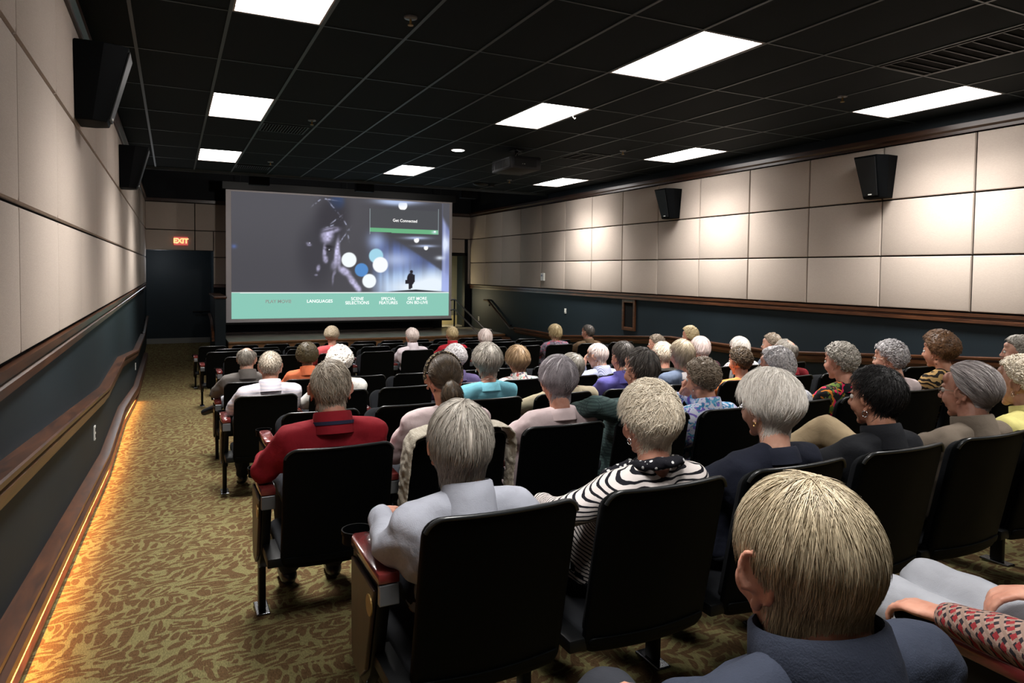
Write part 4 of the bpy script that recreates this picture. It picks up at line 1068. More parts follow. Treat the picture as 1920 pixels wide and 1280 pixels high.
def head_prims(mb, HM, hs, male, ears=1.0):
    def E(c, r, M3=None):
        c = HM @ (Vector(c) * hs); RM = HM.to_3x3().to_4x4()
        if M3 is not None: RM = RM @ M3
        mb.ell(tuple(c), tuple(np.array(r) * hs), RM, nu=20, nv=14)
    def Lf(pts, rad): mb.loft([tuple(HM @ (Vector(p) * hs)) for p in pts], [tuple(np.array(r) * hs) if not np.isscalar(r) else r * hs for r in rad], hint=tuple(HM.to_3x3() @ Vector((1, 0, 0))), n=14)
    E((0, -.012, .022), (.0745, .0950, .090)); E((0, .030, -.022), (.062, .062, .080))
    E((0, .030, -.066), (.052 if male else .047, .050, .040)); E((0, .065, -.096), (.022, .018, .016))
    E((-.034, .062, -.030), (.026, .024, .028)); E((.034, .062, -.030), (.026, .024, .028))
    E((0, .078, .024), (.046, .018, .012)); E((0, .06, .055), (.055, .03, .03))
    Lf([(0, .090, .020), (0, .102, -.008), (0, .113, -.026)], [.0085, .010, .013]); E((0, .112, -.027), (.012, .011, .010)); E((-.011, .102, -.030), (.008, .009, .007)); E((.011, .102, -.030), (.008, .009, .007))
    E((0, .0835, -.056), (.021, .009, .0065)); E((0, .082, -.067), (.018, .009, .0065))
    for s in (-1, 1):
        T = Matrix.Rotation(s * R(-28), 4, 'Z') @ Matrix.Rotation(R(-10), 4, 'X')
        E((s * .079, -.012, -.008), (.0048, .017 * ears, .028 * ears), T); E((s * .080, -.004, -.040), (.0065, .0095, .0105), T)
        RT = T.to_3x3(); pts = []
        for q in np.linspace(-70, 215, 12):
            lp = RT @ Vector((s * .007, math.cos(R(q + 0)) * -.019 * ears, 0)); 
            pts.append(Vector((s * .080, -.013, -.004)) + RT @ Vector((s * .006, -.0195 * ears * math.sin(R(q)) if False else -.0190 * ears * math.cos(R(q - 10)), .0300 * ears * math.sin(R(q - 10)))))
        Lf([tuple(p) for p in pts], [.0052] * 12)

def hand(mb, w, d, nrm, side, curl=.5, sc=1.0):
    """palm and five separate fingers; w wrist, d finger direction, nrm back of hand"""
    w = np.asarray(w, float); d = np.asarray(d, float); d /= np.linalg.norm(d); nrm = np.asarray(nrm, float); nrm -= d * (nrm @ d); nrm /= np.linalg.norm(nrm); s = np.cross(d, nrm) * side
    p = w + d * .045 * sc
    mb.loft([w - d * .01, w + d * .02 * sc, w + d * .055 * sc, w + d * .088 * sc], [(.024 * sc, .017 * sc), (.031 * sc, .016 * sc), (.041 * sc, .014 * sc), (.038 * sc, .011 * sc)], hint=s, n=14)
    for k, (o, L) in enumerate(((.030, .066), (.010, .075), (-.010, .070), (-.029, .054))):
        b = w + d * .084 * sc + s * o * sc; a = curl * (1 + .12 * k)
        p1 = b + (d * math.cos(a * .6) - nrm * math.sin(a * .6)) * L * .48 * sc; p2 = p1 + (d * math.cos(a * 1.5) - nrm * math.sin(a * 1.5)) * L * .34 * sc; p3 = p2 + (d * math.cos(a * 2.2) - nrm * math.sin(a * 2.2)) * L * .24 * sc
        r = .0088 * sc
        mb.limb(b, p1, r * 1.05, r, 10); mb.limb(p1, p2, r, r * .92, 10); mb.limb(p2, p3, r * .92, r * .8, 10)
    b = w + d * .025 * sc + s * .028 * sc; t1 = b + (d * .6 + s * .75 - nrm * .25) * .036 * sc; t2 = t1 + (d * .9 + s * .3 - nrm * .3) * .028 * sc
    mb.limb(b, t1, .012 * sc, .0105 * sc, 10); mb.limb(t1, t2, .0105 * sc, .0085 * sc, 10)

STYLES = {
 'short': dict(back=-58, side=-6, front=42, top=.016, bk=.012, sd=.008, lock=.004, slen=.04, lift=.006),
 'crop': dict(back=-52, side=0, front=50, top=.006, bk=.006, sd=.005, lock=.001, slen=.018, lift=.003),
 'bald': dict(back=-52, side=-4, front=40, top=.008, bk=.010, sd=.009, lock=.003, slen=.035, bald=46, baldc=(0, .25, 1)),
 'comb': dict(back=-60, side=-8, front=45, top=.014, bk=.016, sd=.012, lock=.005, slen=.06, lift=.008),
 'bob': dict(full=True, back=-52, side=-42, front=40, top=.028, bk=.026, sd=.022, lock=.006, slen=.07, lift=.004, lowvol=.012),
 'wave': dict(full=True, back=-50, side=-28, front=40, top=.030, bk=.030, sd=.024, lock=.009, slen=.06, lift=.008, curl=.006, cf=26),
 'puff': dict(back=-56, side=-6, front=38, top=.042, bk=.034, sd=.026, fr=.04, lock=.005, slen=.06, lift=.010),
 'curly': dict(back=-52, side=-18, front=36, top=.030, bk=.028, sd=.026, curl=.009, cf=46, lock=.003),
 'afro': dict(full=True, back=-46, side=-22, front=34, top=.038, bk=.036, sd=.034, curl=.007, cf=60, lock=.002),
 'pony': dict(back=-46, side=-2, front=48, top=.010, bk=.010, sd=.008, lock=.004, slen=.08, lift=.002, crown=(0, .9, .35), pony=True),
}
def mixstyle(base, **kw): d = dict(STYLES[base]); d.update(kw); return d

HAIRM = {}
def hmat(key, c1, c2):
    if key not in HAIRM: HAIRM[key] = hair_mat('hair_' + key, c1, c2)
    return HAIRM[key]

def person(label, row, seat, hx, hz, style, hcol, male, top, sleeve='long', collar=None, pants='slacks_dark', yaw=0.0, pitch=4.0, tilt=0.0, skin=0, W=.18, az=20.0, acc=(), arms=None, legs=None, hs=None, group='seated audience', hy=.2, ears=1.0, vest=None, detail=None, neck=.130):
    y, x0, n, pt = ROWS[row]; sx = x0 + pt * seat
    yw = y; zf = F(y)
    near = row <= 2
    detail = detail or (2 if row <= 1 else 1 if row <= 3 else 0)
    t = empty('person', (sx, y, zf), 0, label, 'person', group)
    hs = hs or (1.0 if male else .955)
    hc = np.array((hx - sx, hy, hz))
    face = -math.atan2(4.0 - hx, 11.8 - y) * .6 + R(yaw)
    HM = Matrix.Translation(tuple(hc)) @ Matrix.Rotation(face, 4, 'Z') @ Matrix.Rotation(R(-pitch), 4, 'X') @ Matrix.Rotation(R(tilt), 4, 'Y')
    fdir = HM.to_3x3() @ Vector((0, 1, 0)); rgt = HM.to_3x3() @ Vector((1, 0, 0))
    b = MB(); head_prims(b, HM, hs, male, ears)
    nb = np.array((hc[0] * .85, hc[1] - .052, hc[2] - neck)); nr = .058 if male else .051
    skull = np.array(HM @ (Vector((0, -.014, -.055)) * hs))
    b.loft([nb + (0, .014, -.05), nb + (0, .004, 0), nb * .5 + skull * .5, skull], [nr * .9, nr, nr, nr * 1.05], n=18)
    sw = .178 if male else .158; sz = -.050
    hip = np.array((0, .325, .455))
    sp = [hip + (0, .01, -.05), hip + (0, -.02, .08), np.array((nb[0] * .4, .245, .455 + (nb[2] - .455) * .5)), np.array((nb[0] * .8, nb[1] + .045, nb[2] - .14)), nb + (0, .015, -.055), nb + (0, .0, -.015)]
    sr = [(.165, .125), (.150, .115), (.150 if not male else .158, .112), (.150 if not male else .165, .100), (.120, .070), (.062, .055)]
    def torso(mb, g, lo=0):
        mb.ell(tuple(nb + (0, .035, -.115)), (sw + .028 + g, .082 + g, .105 + g), nu=24, nv=16)
        mb.loft([tuple(p) for p in sp[lo:]], [(a + g, c + g) for a, c in sr[lo:]], n=26)
        for s in (-1, 1):
            S_ = np.array((nb[0] + s * sw, nb[1] + .012, nb[2] + sz - .012)); mb.limb(nb + (s * .035, .006, -.022), S_, .034 + g, .052 + g)
            mb.limb(S_, S_ + (-s * .03, .02, -.10), .052 + g, .06 + g)
    torso(b, 0)
    A = {}
    for s, k in ((-1, 'L'), (1, 'R')):
        S_ = np.array((nb[0] + s * sw, nb[1] + .012, nb[2] + sz - .015))
        el = np.array((s * .222 + nb[0] * .25, .29, .645)); wr = np.array((s * .10, .50, .600)); fd = (-s * .55, .8, -.15); nm = (0, .1, 1)
        if arms and k in arms: el, wr, fd, nm = [np.array(q, float) for q in arms[k]]
        A[k] = (S_, el, wr, fd, nm); ar = 1.0 if male else .88
        b.limb(S_, el, .046 * ar, .038 * ar); b.limb(el, wr, .037 * ar, .026 * ar); hand(b, wr, fd, nm, -s if k == 'R' else -s, sc=1.0 if male else .92)
    Lg = {}
    for s, k in ((-1, 'L'), (1, 'R')):
        hp = np.array((s * .085, .33, .455)); kn = np.array((s * .12, .70, .475)); an = np.array((s * .11, .68, .075 + F(y + .68) - zf)); ft = np.array((s * .115, .80, .035 + F(y + .8) - zf))
        if legs and k in legs: kn, an, ft = [np.array(q, float) for q in legs[k]]
        Lg[k] = (hp, kn, an, ft); b.limb(hp, hp + (kn - hp) * .35, .078, .072)
    vox = (.0046, .0072, .010)[2 - detail]
    me = cook(b, 'body', vox, 3, (.35, .40, .40)[2 - detail])
    addobj('body', me, SK[skin], t)
    # shirt
    g = .013
    sh = MB(); torso(sh, g)
    for k in 'LR':
        S_, el, wr, fd, nm = A[k]; ar = 1.0 if male else .9
        if sleeve == 'long': sh.limb(S_, el, .050 * ar + g, .044 * ar + g); sh.limb(el, wr - (wr - el) * .06, .043 * ar + g, .031 * ar + g * .8)
        elif sleeve == 'short': sh.limb(S_, S_ + (el - S_) * .62, .050 * ar + g, .048 * ar + g)
        elif sleeve == 'none': sh.limb(S_, S_ + (el - S_) * .08, .05 * ar + g, .05 * ar + g)
    sv = .010 if detail == 2 else .013
    me = cook(sh, 'shirt', sv, (16, 10, 8)[2 - detail], .5, fac=.6); ripple(me, .0075 if near else .006, 11.0, seat * 3.1 + row)
    shirt = addobj('shirt', me, top, t)
    if vest is not None:
        ve = MB(); torso(ve, g + .010); me = cook(ve, 'vest', .013, 3, .5); ripple(me, .006, 11.0, seat * 3.1 + row); addobj('vest', me, vest, t)
        if sleeve == 'none': pass
    if collar is None and not any(a[0] == 'scarf' for a in acc): collar = ('crew', top)
    if collar is not None:
        kind, cm = collar
        mb = MB(); up = np.array((0, .26, .966))
        c0 = nb + (0, .0, -.028); H_ = {'turtle': .095, 'crew': .044}.get(kind, .082)
        r0 = nr + .030; r1 = nr + (.014 if kind == 'turtle' else .017)
        v = []; f = []; N = 30
        for (h, r) in ((-.006, r1 + .013), (H_ * .55, r1 + .010), (H_, r1 + .004), (H_ + .004, r1 - .002), (H_ * .9, r1 - .006), (.01, r1 - .004)):
            for i in range(N):
                a = 2 * PI * i / N; dip = .034 * (1 + math.sin(a)) / 2 if kind != 'turtle' else 0   # lower at the throat
                q = c0 + up * (h - dip) + np.array((math.cos(a) * r, math.sin(a) * r * 1.05, 0)); v.append(q)
        for j in range(5):
            for i in range(N):
                k = (i + 1) % N; f.append((j * N + i, j * N + k, (j + 1) * N + k, (j + 1) * N + i))
        mb.add(v, f); o = mb.build('collar', cm, t, smooth=60)
        if kind == 'band':
            mb = MB(); v = []; f = []
            for (h, r) in ((.020, r1 + .0145), (.034, r1 + .0145), (.034, r1 + .009), (.020, r1 + .009)):
                for i in range(N):
                    a = 2 * PI * i / N; v.append(c0 + up * (h + .012 - .034 * (1 + math.sin(a)) / 2) + np.array((math.cos(a) * r, math.sin(a) * r * 1.05, 0)))
            for j in range(4):
                for i in range(N):
                    k = (i + 1) % N; f.append((j * N + i, j * N + k, ((j + 1) % 4) * N + k, ((j + 1) % 4) * N + i))
            mb.add(v, f).build('collar_stripe', M['collar_navy'], o, smooth=60)
    # trousers and shoes
    pn = MB()
    pn.loft([tuple(sp[0] + (0, 0, -.01)), tuple(sp[1])], [(.170, .130), (.158, .122)], n=22)
    for k in 'LR':
        hp, kn, an, ft = Lg[k]; pn.limb(hp, kn, .092, .070); pn.limb(kn, an + (kn - an) * .06, .067, .055)
    me = cook(pn, 'trousers', .014, 3, .45); ripple(me, .008, 10.0, seat + row * 2.0); addobj('trousers', me, M[pants], t)
    for k in 'LR':
        hp, kn, an, ft = Lg[k]; s1 = MB(); q = ft - an; q[2] = 0; q /= np.linalg.norm(q) + 1e-6
        s1.limb(an + (0, 0, -.03), ft + q * .02, .042, .034); s1.limb(an - q * .03 + (0, 0, -.035), an + (0, 0, -.035), .03, .036)
        me = cook(s1, 'shoe', .012, 2, .5); addobj('shoe', me, M['shoe'], t)
    # eyes
    for s in (-1, 1):
        ey = MB().ell(tuple(HM @ (Vector((s * .029, .0815, .006)) * hs)), .0115 * hs, nu=12, nv=8).build('eye', M['eye'], t, smooth=180)
        MB().ell(tuple(HM @ (Vector((s * .029, .0900, .006)) * hs)), .0052 * hs, nu=10, nv=6).build('iris', M['iris'], ey, smooth=180)
    # hair
    st = mixstyle(style[0], **(style[1] if len(style) > 1 else {}))
    th = R(az) + face       # angle between the line of sight and the facing direction
    st['neckr'] = (nr + .004) / hs
    app = 2 * math.sqrt((RH[0] * math.cos(th)) ** 2 + (RH[1] * math.sin(th)) ** 2) * hs
    Ts = min(max((W - app) / 2 / hs, .004), .042); kf = Ts / max(st['sd'], 1e-4)
    kf = min(max(kf, .6), 1.6)
    for k_ in ('sd', 'bk', 'top', 'fr'):
        if k_ in st: st[k_] = st[k_] * (kf if k_ != 'top' else .5 + .5 * kf)
    res = (150, 90, 60)[2 - detail]; ns = (2600, 700, 260)[2 - detail]; wd = (.0011, .0021, .0032)[2 - detail]
    if st.get('curl'): ns = (900, 420, 200)[2 - detail]; wd = (.0026, .0032, .0042)[2 - detail]
    if 'ns' in st: ns = st['ns']
    if 'wd' in st: wd = st['wd']
    make_hair('hair', st, hcol, t, HM, hs, res, ns, seat * 7 + row * 31 + 1, wd)
    # small things worn
    def W3(p): return np.array(HM @ (Vector(p) * hs))
    for a in acc:
        if a[0] == 'glasses':
            mb = MB()
            for s in (-1, 1):
                pts = [W3((s * .031 + .021 * math.cos(q), .0985 - abs(s * .031 + .021 * math.cos(q)) * .16, .004 + .016 * math.sin(q))) for q in np.linspace(0, 2 * PI, 17)]
                mb.tube(pts, .0013, 6)
                mb.tube([W3((s * .053, .090, .008)), W3((s * .076, .05, .010)), W3((s * .083, -.01, .008)), W3((s * .083, -.03, -.008))], .0014, 6)
            mb.tube([W3((-.010, .098, .006)), W3((.010, .098, .006))], .0013, 6)
            mb.build('glasses', M[a[1]] if len(a) > 1 else M['spec'], t, smooth=60)
        elif a[0] == 'earring':
            r = a[2] if len(a) > 2 else .009
            for s in (-1, 1):
                mb = MB(); c = W3((s * .086, -.006, -.046 - r * .6)); mb.tube([c + np.array((0, math.cos(q) * r, math.sin(q) * r)) for q in np.linspace(0, 2 * PI, 15)], max(.0012, r * .13), 6)
                mb.build('earring', M[a[1]], t, smooth=60)
        elif a[0] == 'headband':
            mb = MB(); pts = []
            for q in np.linspace(-14, 194, 27):
                dd = np.array((math.cos(R(q)), .16, math.sin(R(q)))); dd /= np.linalg.norm(dd); r_ = 1 / math.sqrt(((dd / RH) ** 2).sum()) + .017; pts.append(W3(CH + dd * r_))
            mb.loft(pts, [(.015, .008)] * len(pts), hint=tuple(fdir), n=10); mb.build('headband', M['leopard'], t, smooth=60)
        elif a[0] == 'scarf':
            mb = MB(); c0 = nb + (0, .005, .0)
            pts = [c0 + (math.cos(q) * (nr + .020), math.sin(q) * (nr + .024), .012 - .02 * math.sin(q)) for q in np.linspace(0, 2 * PI, 21)]
            mb.tube(pts, .020, 10); mb.limb(c0 + (-.05, .06, -.01), c0 + (-.125, .085, -.03), .026, .020)
            me = cook(mb, 'scarf', .008, 3, .6); ripple(me, .008, 30, 3); addobj('scarf', me, M['polka'], t)
        elif a[0] == 'necklace':
            c0 = nb + (0, 0, .018); pts = [c0 + (math.cos(q) * (nr + .006), math.sin(q) * (nr + .008), .004 - .02 * math.sin(q)) for q in np.linspace(0, 2 * PI, 25)]
            MB().tube(pts, .0022, 6).build('necklace', M[a[1]], t, smooth=60)
        elif a[0] == 'watch':
            k = a[1]; S_, el, wr, fd, nm = A[k]; d_ = (wr - el) / np.linalg.norm(wr - el); p_ = wr - d_ * .012
            MB().loft([p_ - d_ * .006, p_ + d_ * .006], [.030, .030], n=20).build('bracelet', M[a[2]], t, smooth=40)
    return t
CAMP = (0.456042, 0.040344, 0.013181)
CAML = (0.244365, -5.186902, 2.155395)
CAMF, CAMX, CAMY = 1312.672136, 965.900027, 562.798368
EXPOSURE = 0.0
BUILD_PEOPLE = True
# ------------------------------------------------------------------ who sits where
M['collar_navy'] = cloth('navy_rib', 'plain', (.018, .02, .045))
M['leopard'] = cloth('leopard_print', 'floral', (.015, .010, .008), (.60, .48, .30), scale=4.5)
M['polka'] = cloth('polka_dot_scarf', 'dots', (.008, .008, .012), (.65, .65, .65), 55.0)
SH = {
 'coral_pink': cloth('coral_pink_knit', 'plain', (.72, .115, .125)), 'white_knit': cloth('white_knit', 'plain', (.68, .60, .64)), 'dark_red': cloth('dark_red_knit', 'plain', (.36, .012, .022)),
 'black': cloth('black_knit', 'plain', (.010, .011, .014)), 'lilac_floral': cloth('grey_lilac_print', 'floral', (.17, .145, .19), (.30, .27, .33), (.07, .06, .10), (.50, .07, .10)), 'brown': cloth('brown_suede', 'plain', (.105, .066, .035)),
 'grey_suit': cloth('grey_suit', 'plain', (.155, .140, .130)), 'white_stripe': cloth('white_striped_shirt', 'stripeh', (.62, .57, .60), (.50, .48, .55), 38.0, .55), 'orange': cloth('coral_orange_shirt', 'plain', (.78, .20, .085)),
 'lace': cloth('white_lace', 'floral', (.62, .60, .56), (.50, .48, .44), (.66, .64, .60), scale=2.5), 'violet': cloth('violet_shirt', 'plain', (.085, .065, .150)), 'pink': cloth('pale_pink_tee', 'plain', (.66, .53, .535)),
 'teal': cloth('aqua_tee', 'plain', (.17, .46, .56)), 'white_floral': cloth('white_floral_shirt', 'floral', (.68, .63, .60), (.55, .12, .10), (.08, .30, .18), (.12, .12, .16)), 'red': cloth('red_sweater', 'plain', (.215, .008, .015)),
 'tan': cloth('tan_jacket', 'plain', (.34, .29, .20)), 'blue_stripe': cloth('blue_striped_shirt', 'stripev', (.50, .52, .66), (.24, .27, .42), 95.0, .5), 'periwinkle': cloth('periwinkle_shirt', 'plain', (.135, .120, .42)),
 'green_plaid': cloth('green_plaid_shirt', 'plaid', (.085, .140, .135), (.045, .075, .075), (.050, .080, .082), 62.0), 'chambray': cloth('light_chambray', 'plain', (.33, .345, .40)), 'bw_stripe': cloth('black_white_stripes', 'stripeslope', (.008, .008, .012), (.70, .64, .62), 66.0, .36),
 'white': cloth('white_blouse', 'plain', (.68, .63, .62)), 'olive': cloth('dark_olive_jacket', 'plain', (.045, .043, .036)), 'denim': cloth('denim_vest', 'plain', (.105, .135, .20)), 'maroon': cloth('maroon_knit', 'plain', (.040, .012, .020)),
 'blue_floral': cloth('blue_floral_blouse', 'floral', (.58, .60, .72), (.10, .36, .55), (.20, .14, .50), (.045, .22, .40), scale=.9), 'white_dot': cloth('white_dotted_blouse', 'dots', (.68, .64, .63), (.16, .17, .28), 40.0), 'orange2': cloth('orange_shirt', 'plain', (.72, .215, .060)),
 'white_print': cloth('white_grey_print', 'floral', (.60, .60, .63), (.30, .30, .36), scale=1.6), 'grey_blue': cloth('grey_blue_denim', 'plain', (.155, .175, .22)), 'navy': cloth('navy_jacket', 'plain', (.0115, .0140, .0260)), 'black_floral': cloth('black_red_floral', 'floral', (.010, .010, .012), (.60, .015, .08), (.10, .16, .03), (.55, .18, .02), scale=.55),
 'pale_pink2': cloth('pale_rose_top', 'plain', (.66, .54, .53)), 'tiger': cloth('tiger_print', 'tiger', (.012, .009, .007), (.40, .25, .10)), 'taupe': cloth('taupe_shirt', 'plain', (.150, .120, .092)), 'yellow': cloth('pale_yellow_shirt', 'plain', (.66, .60, .22)), 'dark_green': cloth('dark_green_top', 'plain', (.010, .035, .028)),
 'slate': cloth('slate_navy_shirt', 'plain', (.024, .030, .048)), 'hound': cloth('red_houndstooth', 'hound', (.30, .20, .165), (.02, .018, .022), (.22, .15, .12), (.22, .022, .026)), 'light_blue': cloth('light_blue_shirt', 'plain', (.26, .33, .52)),
}
W_ = hmat('white', (.56, .51, .45), (.90, .86, .80)); WP = hmat('pinkish_white', (.58, .47, .43), (.90, .80, .76)); CR_ = hmat('cream', (.50, .42, .31), (.90, .82, .68)); SLV = hmat('silver', (.15, .14, .145), (.60, .57, .575)); GR = hmat('grey', (.125, .110, .092), (.52, .48, .42)); GB = hmat('grey_brown', (.085, .062, .042), (.33, .26, .19)); DG = hmat('dark_grey', (.030, .026, .024), (.155, .135, .120)); BL = hmat('blonde', (.26, .185, .085), (.62, .50, .29)); LB = hmat('light_brown', (.13, .075, .035), (.40, .27, .15)); DBR = hmat('dark_brown', (.014, .009, .005), (.120, .080, .046)); OL = hmat('olive_brown', (.028, .020, .009), (.110, .082, .038)); AUB = hmat('auburn', (.035, .015, .006), (.175, .085, .036)); BK = hmat('black', (.003, .003, .003), (.022, .020, .020)); SAND = hmat('sandy_grey', (.15, .112, .062), (.66, .56, .39)); LAV = hmat('lavender_grey', (.165, .150, .160), (.56, .51, .545)); TAUP = hmat('taupe_silver', (.13, .11, .108), (.60, .55, .54)); ASH = hmat('ash_blonde', (.19, .145, .090), (.58, .49, .36)); BEI = hmat('beige_grey', (.19, .155, .115), (.58, .51, .42))

